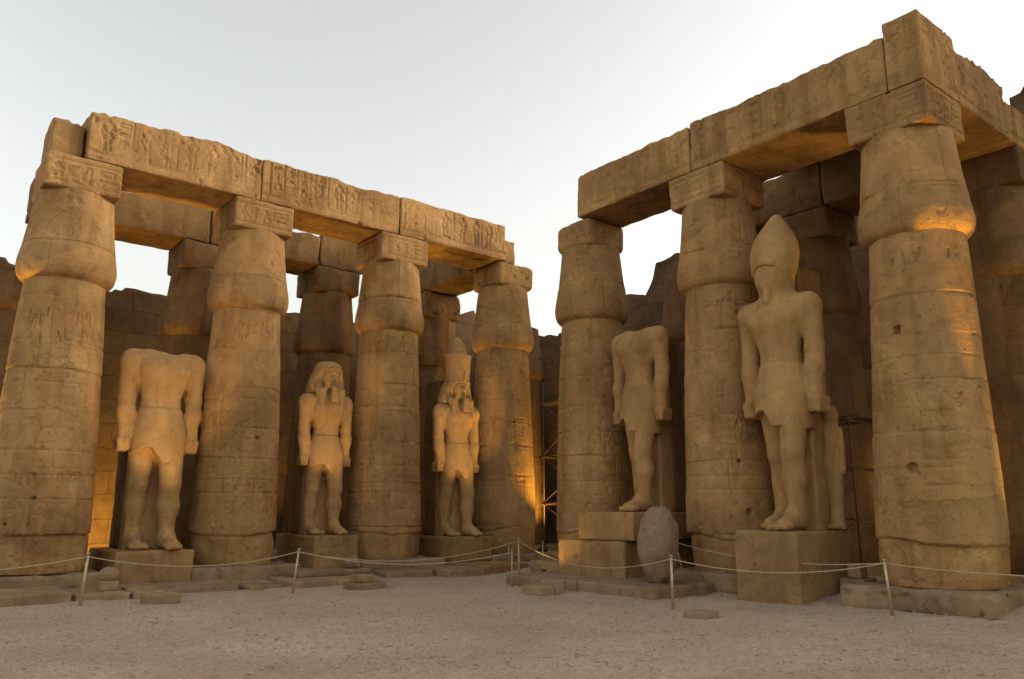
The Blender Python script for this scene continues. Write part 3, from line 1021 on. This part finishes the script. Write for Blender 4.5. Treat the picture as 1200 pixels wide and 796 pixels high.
SQ = [1.0]      # slenderness of the statue being built
class Field:
    def __init__(self, lo, hi, h):
        self.h = h
        self.lo = np.array(lo, float)
        n = np.ceil((np.array(hi) - self.lo) / h).astype(int) + 1
        self.ax = [self.lo[i] + np.arange(n[i]) * h for i in range(3)]
        self.F = np.full(tuple(n), .08, np.float32)
    def win(self, lo, hi):
        s = []
        for i in range(3):
            a = max(0, int((lo[i] - self.lo[i]) / self.h))
            b = min(len(self.ax[i]), int((hi[i] - self.lo[i]) / self.h) + 2)
            s.append(slice(a, max(a, b)))
        X = self.ax[0][s[0]][:, None, None]
        Y = self.ax[1][s[1]][None, :, None]
        Z = self.ax[2][s[2]][None, None, :]
        return tuple(s), X, Y, Z
    def add(self, s, d, k):
        f = self.F[s]
        if f.size == 0:
            return
        if k <= 0:
            self.F[s] = np.minimum(f, d)
        else:
            q = np.clip(.5 + .5 * (f - d) / k, 0, 1)
            self.F[s] = f * (1 - q) + d * q - k * q * (1 - q)
    def cut(self, s, d, k=.004):
        f = self.F[s]
        if f.size == 0:
            return
        d = -d
        q = np.clip(.5 - .5 * (f - d) / k, 0, 1)
        self.F[s] = f * (1 - q) + d * q + k * q * (1 - q)
    def cap(self, a, b, r1, r2, k=.02, cut=False):
        a, b = np.array(a, float), np.array(b, float)
        m = max(r1, r2) + .06
        s, X, Y, Z = self.win(np.minimum(a, b) - m, np.maximum(a, b) + m)
        d = b - a
        t = np.clip(((X - a[0]) * d[0] + (Y - a[1]) * d[1] + (Z - a[2]) * d[2]) / max(d @ d, 1e-9), 0, 1)
        D = np.sqrt((X - a[0] - t * d[0]) ** 2 + (Y - a[1] - t * d[1]) ** 2 + (Z - a[2] - t * d[2]) ** 2) - (r1 + (r2 - r1) * t)
        (self.cut if cut else self.add)(s, D, k)
    def ell(self, c, r, k=.02, cut=False):
        c, r = np.array(c, float), np.array(r, float)
        s, X, Y, Z = self.win(c - r - .06, c + r + .06)
        k0 = np.sqrt(((X - c[0]) / r[0]) ** 2 + ((Y - c[1]) / r[1]) ** 2 + ((Z - c[2]) / r[2]) ** 2)
        k1 = np.sqrt(((X - c[0]) / r[0] ** 2) ** 2 + ((Y - c[1]) / r[1] ** 2) ** 2 + ((Z - c[2]) / r[2] ** 2) ** 2)
        D = k0 * (k0 - 1) / np.maximum(k1, 1e-6)
        (self.cut if cut else self.add)(s, D, k)
    def box(self, c, hs, rd=.008, k=.006, cut=False, tap=0.0):
        c, hs = np.array(c, float), np.array(hs, float)
        s, X, Y, Z = self.win(c - hs * (1 + abs(tap)) - .06, c + hs * (1 + abs(tap)) + .06)
        f = 1 + tap * (Z - c[2]) / hs[2]
        qx = abs(X - c[0]) - (hs[0] * f - rd)
        qy = abs(Y - c[1]) - (hs[1] * f - rd)
        qz = abs(Z - c[2]) - (hs[2] - rd)
        D = np.sqrt(np.maximum(qx, 0) ** 2 + np.maximum(qy, 0) ** 2 + np.maximum(qz, 0) ** 2) + np.minimum(np.maximum(np.maximum(qx, qy), qz), 0) - rd
        (self.cut if cut else self.add)(s, D, k)
    def loft(self, prof, k=.02, zcut=None, fn=None, p=2.0, soft=.006):
        """elliptic sections: rows (z, centre x, half depth x, half width y)"""
        pr = np.array(prof, float)
        zlo, zhi = pr[0, 0], pr[-1, 0]
        mx = pr[:, 2].max() + abs(pr[:, 1]).max() + .05
        my = pr[:, 3].max() + .05
        s, X, Y, Z = self.win((-mx, -my, zlo - .03), (mx, my, zhi + .03))
        z = self.ax[2][s[2]]
        cx, hx, hy = [np.interp(z, pr[:, 0], pr[:, i])[None, None, :] for i in (1, 2, 3)]
        e = (np.abs((X - cx) / hx) ** p + np.abs(Y / hy) ** p) ** (1 / p)
        D = (e - 1) * np.minimum(hx, hy) * .95
        low = (zlo - Z) if zcut is None else (zcut(X, Y) - Z)
        D = np.maximum(np.maximum(D, low), Z - zhi)
        if fn is not None:
            D = fn(D, X, Y, Z)
        self.add(s, D, k)
    def mesh(self, name, mat, parent, scale, seed, wear=.004):
        sc = np.array([scale * SQ[0], scale * SQ[0], scale])
        # light erosion of the whole surface
        near = np.abs(self.F) < self.h * 4
        idx = np.nonzero(near)
        P = np.stack([self.ax[i][idx[i]] for i in range(3)], 1)
        self.F[idx] += fbm(P * 6 + seed, 3.0, 4, seed) * wear + sstep(.3, .5, fbm(P * 6 + seed, 1.6, 3, seed + 5)) * wear * 1.2
        V, Q = surface_nets(self.F, self.lo, self.h)
        return mesh_obj(name, V * sc, Q, mat, parent)

def fist(f, y, z, sgn):
    f.ell((.004, y, z + .03), (.038, .032, .05), .014)
    f.ell((.008, y, z - .004), (.044, .034, .042), .014)
    for i in range(4):
        x = .034 - i * .023
        f.cap((x, y + sgn * .024, z + .006), (x, y + sgn * .018, z - .036), .0145, .0135, .006)
        f.cap((x, y + sgn * .018, z - .036), (x, y - sgn * .016, z - .035), .0135, .0125, .006)
        f.cap((x, y - sgn * .016, z - .035), (x, y - sgn * .020, z + .008), .0125, .011, .006)
    f.cap((.028, y - sgn * .006, z + .046), (.046, y - sgn * .010, z + .008), .015, .013, .006)
    f.cap((.046, y - sgn * .010, z + .008), (.042, y - sgn * .012, z - .020), .0125, .0105, .005)

def foot(f, x, y):
    f.cap((x - .05, y, .033), (x + .02, y, .055), .036, .040, .02)
    f.cap((x + .0, y, .045), (x + .125, y + math.copysign(.008, y), .022), .042, .026, .02)
    f.ell((x + .105, y + math.copysign(.006, y), .016), (.034, .044, .022), .012)
    for i in range(5):
        yy = y - math.copysign(1, y) * (.030 - i * .0165)
        ln = (.062, .060, .054, .046, .036)[i]
        f.cap((x + .105, yy, .018), (x + .105 + ln, yy, .012), .0145, .012 if i else .0150, .002)
        f.ell((x + .105 + ln, yy, .016), (.012, .0095 if i else .012, .008), .002)

def statue_body(head=None, hem_shift=0.0, small=False):
    f = Field((-.16, -.27, -.01), (.31, .27, 1.30 if head else 1.06), .0058)
    # legs: statue's left (y+) strides forward
    for sg, xa, xk in ((1, .085, .075), (-1, -.045, -.03)):
        y = .068 * sg
        f.cap((xk * .3, y * 1.02, .56), (xk, y, .315), .078, .053, .02)
        f.cap((xk, y, .325), (xa - .012, y, .20), .051, .054, .02)
        f.cap((xa - .012, y, .20), (xa - .015, y, .06), .053, .036, .02)
        f.ell((xk + .034, y, .315), (.026, .034, .036), .02)          # knee cap
        f.cap((xa + .028, y, .28), (xa + .012, y, .10), .022, .018, .022)  # shin ridge
        f.ell((xa - .045, y, .215), (.032, .044, .07), .02)           # calf
        foot(f, xa, y)
    # stone left between the legs and the pillar
    f.box((-.085, 0, .26), (.06, .115, .27), .01, .012)
    # torso
    f.loft([(.56, 0, .088, .130), (.64, 0, .086, .126), (.70, .0, .076, .106), (.745, .002, .075, .101), (.80, .006, .083, .117),
            (.86, .012, .096, .138), (.92, .010, .098, .158), (.96, .0, .088, .165), (.99, -.004, .065, .13), (1.005, -.006, .045, .07)], .03, p=2.3)
    for sg in (1, -1):
        f.ell((.068, .064 * sg, .888), (.044, .068, .044), .016)       # pectorals
        f.ell((-.004, .165 * sg, .930), (.060, .056, .062), .03)      # shoulder
        f.cap((-.002, .172 * sg, .928), (-.006, .176 * sg, .75), .054, .043, .02)
        f.cap((-.006, .176 * sg, .75), (.006, .176 * sg, .665), .043, .044, .02)
        f.cap((.006, .176 * sg, .675), (.012, .174 * sg, .555), .044, .031, .02)
        f.cap((-.02, .06 * sg, .975), (-.01, .15 * sg, .945), .032, .042, .03)   # trapezius
        f.cap((.052, .02 * sg, .945), (.040, .13 * sg, .958), .010, .010, .014)  # collar bone
        fist(f, .176 * sg, .522, sg)
        # stone bridge between arm and hip
        f.box((-.052, .138 * sg, .72), (.016, .045, .20), .006, .008)
    f.ell((.082, 0, .725), (.014, .011, .009), .004, cut=True)        # navel
    # kilt with the diagonal hem of the wrap
    hx = np.array([-.2, -.14, -.085, -.05, -.02, .0, .14, .2])
    hz = np.array([.455, .462, .490, .492, .455, .425, .408, .408]) + hem_shift
    zc = lambda X, Y: np.interp(np.broadcast_to(Y, (1, Y.shape[1], 1)), hx, hz)
    f.loft([(.40, .014, .116, .138), (.48, .012, .112, .142), (.56, .008, .102, .142), (.63, .004, .092, .130), (.682, .002, .083, .114)], .004, zcut=zc, p=2.25)
    f.loft([(.668, .002, .0865, .1195), (.692, .002, .083, .1125)], .003, p=2.25)     # belt
    if head:
        f.cap((-.008, 0, .97), (.006, 0, 1.06), .062, .056, .02)
        f.ell((0.028, 0, 1.125), (.078, .073, .095), .015)
        f.ell((0.046, 0, 1.068), (.050, .052, .042), .02)                # jaw
        f.ell((0.092, 0, 1.04), (.02, .024, .016), .012)                # chin
        if head == 'face':
            f.cap((0.098, 0, 1.137), (0.110, 0, 1.103), .010, .014, .006)       # nose
            for sg in (1, -1):
                f.ell((0.096, .028 * sg, 1.128), (.012, .019, .011), .004, cut=True)
                f.ell((0.088, .028 * sg, 1.128), (.013, .017, .0085), .002)
                f.cap((0.098, .012 * sg, 1.146), (.086, .046 * sg, 1.147), .005, .004, .005)
                f.ell((0.016, .072 * sg, 1.12), (.016, .014, .030), .006)        # ears
            f.ell((0.104, 0, 1.075), (.009, .022, .006), .003)
            f.ell((0.102, 0, 1.064), (.009, .019, .006), .003)
            f.box((0.111, 0, 1.0695), (.01, .022, .0015), .001, .002, cut=True)
        else:
            f.ell((.02, 0, 1.10), (.092, .096, .105), .02)
            f.cap((-.01, 0, .97), (.0, 0, 1.06), .082, .084, .03)                   # battered face
            f.cap((.088, 0, 1.05), (.092, 0, .965), .020, .017, .012)           # stump of the beard
    if not head:
        # broken neck: hollow, uneven stump
        f.ell((.01, .035, 1.065), (.13, .085, .095), .02, cut=True)
        f.ell((.02, -.03, 1.07), (.12, .07, .085), .02, cut=True)
        f.ell((.04, .012, 1.0), (.05, .03, .025), .012, cut=True)
    return f

def nemes(parent, mat, Hs, seed):
    f = Field((-.16, -.2, .88), (.16, .2, 1.30), .0058)
    def stripes(D, X, Y, Z):
        return D + .0016 * np.sin(Z * 2 * np.pi / .017)
    f.loft([(1.0, -.03, .078, .156), (1.06, -.025, .088, .146), (1.12, -.018, .094, .127), (1.17, -.004, .097, .104), (1.205, -.002, .092, .096), (1.228, -.004, .076, .078), (1.238, -.006, .05, .05)], .01, fn=stripes)
    f.loft([(1.152, .002, .101, .106), (1.178, .002, .101, .103)], .004)
    f.ell((.066, 0, 1.10), (.06, .070, .064), .012, cut=True)     # opening for the face
    f.box((.10, 0, 1.06), (.06, .062, .085), .02, .01, cut=True)
    f.ell((.100, 0, 1.19), (.014, .012, .03), .006)                # cobra
    for sg in (1, -1):
        f.cap((.052, .095 * sg, 1.02), (.092, .072 * sg, .90), .026, .020, .01)
        f.box((.072, .074 * sg, .965), (.022, .026, .065), .008, .01)
    return f.mesh('headcloth', mat, parent, Hs, seed, .002)

def beard(parent, mat, Hs, seed):
    f = Field((.04, -.06, .90), (.17, .06, 1.07), .004)
    f.box((.118, 0, .985), (.020, .024, .055), .005, .002, tap=-.22)
    return f.mesh('beard', mat, parent, Hs, seed, .002)

def double_crown(parent, mat, Hs, seed):
    f = Field((-.16, -.16, 1.14), (.16, .16, 1.72), .0062)
    f.loft([(1.17, -.004, .102, .104), (1.22, -.006, .102, .102), (1.36, -.012, .114, .116), (1.39, -.012, .117, .121)], .004)
    f.loft([(1.36, -.012, .09, .084), (1.42, -.014, .086, .080), (1.47, -.018, .074, .068), (1.51, -.024, .056, .050), (1.535, -.03, .034, .03), (1.545, -.03, .02, .018)], .01)
    f.box((-.098, 0, 1.52), (.018, .034, .16), .008, .006)
    f.ell((.104, 0, 1.22), (.012, .011, .03), .006)
    return f.mesh('double_crown', mat, parent, Hs, seed, .002)

def white_crown(parent, mat, Hs, seed):
    f = Field((-.2, -.16, 1.02), (.16, .16, 1.45), .0062)
    f.loft([(1.09, .012, .098, .088), (1.11, .010, .101, .094), (1.15, .004, .106, .102), (1.20, -.004, .109, .105), (1.25, -.012, .100, .096), (1.30, -.022, .079, .074),
            (1.34, -.031, .054, .050), (1.37, -.036, .034, .031), (1.39, -.038, .020, .018)], .008)
    f.ell((.085, 0, 1.07), (.045, .06, .055), .02, cut=True)
    return f.mesh('white_crown', mat, parent, Hs, seed, .003)

def pillar(parent, mat, Hs, seed, top=.9, w=.12):
    o = block('back_pillar', (-.30 * Hs, -w * Hs, 0), (-.105 * Hs, w * Hs, top * Hs), mat, parent, .06, .06, .012, seed, origin=(0, 0, 0))
    return o

def statue(loc, rz, H, label, seed, head=None, crown=None, pil=.9, hem=0.0, pw=.11, slim=.93):
    SQ[0] = slim
    t = thing('royal_statue', label, 'statue', loc, rz, None)
    f = statue_body(head, hem)
    f.mesh('body', M_STAT, t, H, seed, .0028)
    pillar(t, M_BACK_SHADED, H, seed + 40, pil, pw)
    SQ[0] = 1.0
    if crown in ('nemes', 'double'):
        nemes(t, M_STAT, H, seed + 1)
        beard(t, M_STAT, H, seed + 2)
    if crown == 'double':
        double_crown(t, M_STAT, H, seed + 3)
    if crown == 'white':
        white_crown(t, M_STAT, H, seed + 4)
    return t

statue((.3, -9.85, .94), 0, 5.27, 'broad headless standing statue in a kilt, leftmost of the statues', 501, hem=.0, pil=.93)
statue((.35, -5.0, 1.22), 0, 4.22, 'statue in striped royal headcloth with a block beard on a stepped pedestal', 502, 'face', 'nemes', pil=1.1)
statue((.35, -.1, 1.08), 0, 4.44, 'statue wearing a tall double crown, left of the inner corner column', 503, 'face', 'double', pil=1.2)
statue((7.95, .95, 1.89), -math.pi / 2, 5.12, 'slim headless statue above the egg shaped boulder', 504, pil=.93, slim=.87)
ws = statue((12.6, .75, 1.5), -math.pi / 2, 5.46, 'tall statue with a worn white crown beside the nearest column', 505, 'worn', 'white', pil=1.16, pw=.042, slim=.885)

# small queen standing against the pillar beside the king's rear leg
def consort(parent, Hs):
    f = Field((-.12, -.1, -.01), (.1, .1, .62), .005)
    f.loft([(.0, 0, .034, .036), (.10, 0, .030, .034), (.24, 0, .036, .046), (.30, 0, .038, .05), (.36, 0, .030, .036), (.41, .002, .034, .046), (.44, 0, .028, .05), (.46, 0, .02, .03)], .01)
    for sg in (1, -1):
        f.cap((0, .052 * sg, .43), (.004, .056 * sg, .27), .015, .012, .008)
        f.cap((.0, .018 * sg, .012), (.045, .02 * sg, .01), .014, .01, .008)
        f.ell((.004, .056 * sg, .255), (.012, .010, .018), .006)
    f.ell((.004, 0, .50), (.030, .028, .038), .01)
    f.loft([(.43, -.012, .032, .042), (.48, -.01, .036, .042), (.53, -.006, .034, .036), (.545, -.006, .02, .02)], .01)
    o = f.mesh('consort_figure', M_STAT, parent, Hs, 560, .003)
    o['label'] = 'small queen figure carved beside the rear leg'
    o.location = (-.13 * Hs, .135 * Hs, 0)
SQ[0] = .9
consort(ws, 5.2)

# ------------------------------------------------------------------ pedestals, steps, slabs
def stone_block(name, lo, hi, label, seed, cat='stone', mat=None, chip=.06, rough=.014, res=.05, rz=0, carves=None, top=None, group=None):
    o = block(name, lo, hi, mat or M_PED, None, res, chip, rough, seed, rz=rz, carves=carves, top=top)
    return tag(o, label, cat, group)

stone_block('pedestal', (-1.6, -10.85, .1), (1.35, -8.95, .93), 'plain low pedestal under the broad headless statue', 601, 'pedestal')
rg = random.Random(4)
cv = text_row(rg, .1, 1.25, .12, .36, .2, .07) + text_row(rg, .1, 1.25, .55, .36, .2, .07)
stone_block('pedestal', (-1.5, -5.62, .28), (1.35, -4.24, 1.21), 'inscribed block pedestal under the striped headcloth statue', 602, 'pedestal', carves={'x+': cv})
stone_block('pedestal', (-1.4, -.82, .28), (1.35, .74, 1.07), 'square pedestal under the double crowned statue', 603, 'pedestal')
stone_block('pedestal', (6.95, -.62, 1.16), (8.95, 2.4, 1.88), 'upper pedestal block right under the slim headless statue', 604, 'pedestal', chip=.03)
stone_block('pedestal', (6.1, -.62, .1), (8.62, 2.2, 1.155), 'broad lower pedestal block with ragged patches beneath the slim headless statue', 605, 'pedestal', chip=.13, rough=.03)
stone_block('pedestal', (11.86, -.5, -.05), (13.42, 1.72, 1.49), 'tall block pedestal under the white crown statue', 606, 'pedestal', chip=.07)

stone_block('step', (.2, -7.0, -.05), (3.35, -4.75, .16), 'lower step in front of the inscribed pedestal', 611, 'step', M_ROCK, .1)
stone_block('step', (.3, -6.5, .15), (2.35, -4.35, .31), 'upper step touching the inscribed pedestal', 612, 'step', M_ROCK, .1)
stone_block('step', (.3, -2.2, -.05), (3.15, -.9, .22), 'shaded step stone left of the double crown pedestal', 613, 'step', M_ROCK, .08)
stone_block('step', (.4, -.86, -.05), (3.0, .95, .28), 'lit step slab in front of the double crown pedestal', 614, 'step', M_PED, .08)
stone_block('paving_slab', (1.45, -12.0, -.08), (3.3, -10.9, .14), 'paving slab under the ball topped stone', 621, 'slab', M_ROCK, .08)
stone_block('paving_slab', (1.42, -10.85, -.08), (3.5, -9.9, .17), 'paving slab in front of the low plain pedestal', 622, 'slab', M_ROCK, .08)
stone_block('paving_slab', (1.40, -9.85, -.08), (2.9, -8.3, .15), 'wide slab right of the low plain pedestal', 623, 'slab', M_ROCK, .1)
stone_block('paving_slab', (1.6, -8.2, -.08), (3.1, -7.3, .10), 'thin cracked slab by the foot of the second column', 624, 'slab', M_ROCK, .1, rz=.12)
stone_block('paving_slab', (1.5, -13.9, -.08), (3.4, -12.1, .22), 'long ledge stone at the lower left corner', 625, 'slab', M_ROCK, .1)
stone_block('paving_slab', (1.55, -3.9, -.08), (2.5, -2.35, .2), 'narrow kerb stone before the third left column', 626, 'slab', M_ROCK, .08)
# low platform before the right block: an edge of kerb stones
stone_block('kerb_stone', (5.6, -2.05, -.05), (8.35, .8, .245), 'left long stone of the low platform before the slim headless statue', 631, 'kerb', M_ROCK, .035)
stone_block('kerb_stone', (8.37, -2.06, -.05), (10.82, .9, .25), 'right stone of the low platform under the egg shaped boulder', 632, 'kerb', M_ROCK, .035)

# ------------------------------------------------------------------ loose stones
o = boulder('egg_boulder', (10.02, -.95, .22), (1.0, 1.02, 1.78), M_GRAN, 701, .2, 56, tilt=(0, R(4), 0))
tag(o, 'egg shaped upright granite boulder standing on the low platform', 'boulder')
t = thing('ball_topped_stone', 'ball topped stub stone on the slab left of the low plain pedestal', 'stone', (2.45, -11.2, .13))
block('stub', (-.2, -.2, 0), (.2, .2, .22), M_ROCK, t, .03, .05, .012, 711, origin=(0, 0, 0))
b = boulder('ball', (0, 0, .14), (.46, .46, .38), M_ROCK, 712, .06, 16, parent=t)
o = boulder('rock', (-.6, -11.6, .22), (1.0, .8, .62), M_ROCK, 713, .35, 20)
tag(o, 'dark jagged rock left of the low plain pedestal', 'rock')
stone_block('squared_stone', (4.25, -10.95, -.03), (4.75, -10.25, .2), 'small squared block lying on gravel before the broad headless statue', 714, 'stone', M_ROCK, .06, res=.04)
o = boulder('rock', (1.9, -4.72, .3), (.42, .42, .3), M_ROCK, 715, .3, 16, flat=3)
tag(o, 'fist sized rock resting on the upper step by the inscribed pedestal', 'rock')
t = thing('broken_block', 'broken two level block on gravel right of the striped headcloth statue', 'stone', (4.6, -5.75, 0))
block('lower_piece', (-.4, -.42, -.03), (.4, .42, .17), M_ROCK, t, .04, .06, .015, 716, origin=(0, 0, 0))
block('upper_piece', (-.3, -.3, .16), (.2, .1, .36), M_ROCK, t, .04, .06, .015, 717, origin=(0, 0, 0))
t = thing('broken_block', 'paired reddish block on gravel before the low platform', 'stone', (8.25, -3.0, 0))
block('lower_piece', (-.3, -.42, -.03), (.3, .1, .2), M_ROCK, t, .04, .05, .015, 718, origin=(0, 0, 0))
block('upper_piece', (-.28, .13, -.03), (.25, .45, .3), M_ROCK, t, .04, .05, .015, 719, origin=(0, 0, 0))
stone_block('flat_brick', (13.1, -3.85, -.02), (13.55, -3.35, .13), 'flat reddish brick lying alone on the gravel before the white crown statue', 720, 'brick', M_GRAN, .04, res=.03)
def stub(x, y, label, seed, s=1.0, z=.15):
    t = thing('stepped_stub', label, 'stone', (x, y, z), 0, None)
    block('base', (-.32 * s, -.32 * s, -.1), (.32 * s, .32 * s, .32 * s), M_ROCK, t, .05, .05, .012, seed, origin=(0, 0, 0))
    block('top', (-.17 * s, -.17 * s, .32 * s), (.17 * s, .17 * s, .66 * s), M_ROCK, t, .05, .04, .012, seed + 1, origin=(0, 0, 0))
stub(-.4, -6.2, 'stepped stub stone left of the inscribed pedestal', 731)
stub(-.2, -1.55, 'stepped stub stone left of the double crown pedestal', 733)
stub(13.75, 1.25, 'stepped stub stone between the tall block pedestal and the nearest column', 735, .9, .2)

# ------------------------------------------------------------------ rope barrier
def post(x, y, h, label, mat, lean=(0, 0), z=0.0, r=.03):
    t = thing('barrier_post', label, 'post', (x, y, z), 0, 'posts of the rope barrier')
    MB().tube([(0, 0, -.05), (lean[0] * .5, lean[1] * .5, h * .5), (lean[0], lean[1], h)], r, 10, True, r * .92).build('pole', mat, t, True)
    MB().tube([(lean[0], lean[1], h), (lean[0], lean[1], h + .025)], r * 1.3, 10).build('cap', mat, t, True)
    return Vector((x + lean[0], y + lean[1], z + h - .05))
pA = post(4.29, -12.1, 1.04, 'leaning barrier post at the left before the first column', M_POST, (.02, .05))
pB = post(4.42, -7.58, 1.0, 'barrier post before the steps of the striped headcloth statue', M_POST, (.02, .09))
pC = post(6.59, -2.64, .92, 'thin grey barrier post near the left end of the low platform', M_POSTG, (0, 0), 0, .022)
pD = post(4.55, -.75, 1.05, 'bright barrier post right of the double crown pedestal', M_POST, (0, 0), .05)
pE = post(1.9, 1.0, .55, 'short far barrier post beside the inner corner column', M_POSTG, (0, 0), .2, .022)
pF = post(3.9, .75, .95, 'thin grey barrier post in front of the lit floodlights', M_POSTG, (0, 0), .02, .02)
pG = post(12.15, -3.0, 1.02, 'barrier post in front of the egg shaped boulder', M_POST, (0, 0))
pH = post(9.75, .35, 1.0, 'slanting barrier post behind the egg shaped boulder', M_POST, (-.1, -.25), .2, .024)
pI = post(15.34, -.54, 1.0, 'barrier post before the nearest column at the right', M_POST, (-.02, -.08))
pJ = post(19.9, 3.2, 1.0, 'barrier post just outside the right edge', M_POST, (0, 0))
pK = post(4.0, -17.0, 1.0, 'barrier post just outside the left edge', M_POST, (0, 0))
def rope(a, b, sag, label):
    pts = []
    for i in range(25):
        t = i / 24
        p = a.lerp(b, t)
        p.z -= sag * 4 * t * (1 - t)
        pts.append(p)
    org = pts[0].copy()
    m = MB().tube([tuple(p - org) for p in pts], .0105, 6)
    o = m.build('barrier_rope', M_ROPE, None, True)
    o.location = org
    tag(o, label, 'rope', 'ropes of the barrier')
rope(pK, pA, .22, 'rope running off the left edge from the leaning post')
rope(pA, pB, .26, 'sagging rope in front of the broad headless statue')
rope(pB, pC, .3, 'long sagging rope before the two crowned statues on the left')
rope(pB + Vector((0, 0, -.02)), pD, .36, 'rope rising to the bright post by the double crown pedestal')
rope(pD, pG, .42, 'rope hanging across the low platform to the boulder post')
rope(pH, pI, .2, 'rope crossing the tall block pedestal of the white crown statue')
rope(pG, pI, .22, 'rope in front of the tall block pedestal')
rope(pI, pJ, .2, 'rope running off the right edge from the last post')

# ------------------------------------------------------------------ scaffolds
def scaffold(loc, label, xs, ys, levels, plank=None, diag=True, rz=0):
    t = thing('scaffold', label, 'scaffold', loc, rz, None)
    top = levels[-1] + .9
    for x in xs:
        for y in ys:
            MB().tube([(x, y, 0), (x, y, top)], .03, 8).build('upright', M_RUST, t, True)
    for z in levels:
        for y in ys:
            MB().tube([(xs[0] - .2, y, z), (xs[-1] + .2, y, z)], .026, 8).build('ledger', M_RUST, t, True)
        for x in xs:
            MB().tube([(x + .05, ys[0] - .15, z - .06), (x + .05, ys[-1] + .15, z - .06)], .026, 8).build('transom', M_RUST, t, True)
    if diag:
        zz = [0.3] + list(levels)
        for a, b in zip(zz[:-1], zz[1:]):
            MB().tube([(xs[0], ys[0] - .06, a), (xs[-1], ys[0] - .06, b)], .018, 6).build('brace', M_RUST, t, True)
            MB().tube([(xs[-1], ys[0] - .1, a), (xs[0], ys[0] - .1, b)], .018, 6).build('brace', M_RUST, t, True)
    if plank is not None:
        z = plank
        for i in range(4):
            w = (ys[-1] - ys[0]) / 4
            MB().box((sum((xs[0], xs[-1])) / 2, ys[0] + w * (i + .5), z + .05), (xs[-1] - xs[0] + .5, w - .02, .045)).build('plank', M_PLANK, t)
    return t
scaffold((-1.7, 7.6, .1), 'rusty tube scaffold in the dark corner between the two colonnades', (-1.5, .2, 1.9), (-.6, .8), (2.1, 4.1, 6.4), 6.4)
scaffold((11.75, 4.3, .1), 'rusty scaffold with a plank deck behind the white crown statue', (-.75, .75), (-.5, .8), (1.6, 2.9, 4.15), 4.15)

# ------------------------------------------------------------------ floodlights
def floodlight(loc, aim, label, watts, cone=110, color=FLOOD, lit=True, size=.12, blend=.6, group='ground floodlights', k=1.0):
    d = Vector(aim) - Vector(loc)
    t = thing('floodlight', label, 'floodlight', loc, 0, group)
    q = d.to_track_quat('-Z', 'Y')
    Rm = q.to_matrix()
    MB().box((0, 0, 0), (.34 * k, .26 * k, .12 * k), Rm).build('housing', M_BLACK, t)
    MB().box(Rm @ Vector((0, 0, -.064 * k)), (.28 * k, .20 * k, .008), Rm).build('lens', M_GLOW, t)
    m = MB()
    w = .2 * k
    m.tube([(-w, 0, -.9 * w), (-w, 0, .1 * w)], .06 * w, 6).tube([(w, 0, -.9 * w), (w, 0, .1 * w)], .06 * w, 6).tube([(-w, 0, -.9 * w), (w, 0, -.9 * w)], .06 * w, 6)
    m.build('bracket', M_BLACK, t)
    l = bpy.data.lights.new('flood', 'SPOT')
    l.energy = watts
    l.color = color
    l.spot_size = R(cone)
    l.spot_blend = blend
    l.shadow_soft_size = size
    lo_ = bpy.data.objects.new('flood', l)
    COL.objects.link(lo_)
    lo_.parent = t
    lo_.location = Rm @ Vector((0, 0, -.09 * k - .02))
    lo_.rotation_euler = q.to_euler()

WF = 1.0
floodlight((-6.2, -9.9, .4), (-9, -9.3, 2.4), 'floodlight glowing on the wall behind the broad headless statue', 520 * WF, 100)
floodlight((-1.5, -14.4, .4), (-.5, -13.3, 8.), 'floodlight on the ground left of the leftmost column', 900 * WF, 60)
floodlight((-2.6, -10.0, .4), (-3.9, -10.2, 11.), 'floodlight behind the broad headless statue aimed at the back beam', 620 * WF, 40)
floodlight((-7.2, -5.3, .4), (-9, -4.9, 2.4), 'floodlight glowing on the wall behind the striped headcloth statue', 320 * WF, 100)
floodlight((-2.5, -5.4, .4), (-2.0, -5.0, 11.), 'floodlight behind the inscribed pedestal aimed upwards', 420 * WF, 44)
floodlight((-2.5, -.3, .4), (-1.8, .1, 11.), 'floodlight behind the double crown pedestal aimed upwards', 420 * WF, 44)
floodlight((2.6, 4.3, .36), (.7, 2.7, 6.0), 'lit floodlight low beside the inner corner column', 380 * WF, 66)
floodlight((-1.7, 5.6, .36), (-4.4, 6.9, 5), 'lit floodlight further back in the dark corner', 420 * WF, 80)
floodlight((17.42, 1.0, .4), (16.8, .95, 8.0), 'small floodlight at the foot of the nearest column aimed up at its capital', 1100 * WF, 15, blend=.5, size=.06, k=.3)
floodlight((17.3, 4.75, .4), (16.5, 2.3, 3.8), 'floodlight grazing the rear right edge of the nearest column', 380 * WF, 60, size=.25)
floodlight((17.4, 4.0, .4), (16.0, 4.3, 11.), 'floodlight behind the nearest column aimed at the side beam', 200 * WF, 40)
floodlight((13.0, 4.4, .4), (13.6, 7., 2.5), 'floodlight behind the white crown statue', 220 * WF, 90)
WARM = (1.0, 0.66, 0.27)
floodlight((4.05, -10.35, .1), (.5, -9.9, 5.6), 'small floodlight behind the squared block aimed at the broad headless statue', 270 * WF, 44, WARM, size=.06, k=.3)
floodlight((4.02, -5.45, .1), (.5, -5.05, 5.4), 'small floodlight behind the broken block aimed at the striped headcloth statue', 260 * WF, 36, WARM, size=.06, k=.3)
floodlight((5.2, -.35, .22), (.5, -.1, 5.0), 'small floodlight behind the kerb aimed at the double crowned statue', 360 * WF, 34, WARM, size=.06, k=.3)
floodlight((5.35, -1.75, .12), (7.4, -.62, 1.2), 'small floodlight behind the kerb aimed at the broad lower pedestal', 40 * WF, 70, WARM, size=.06, k=.3)
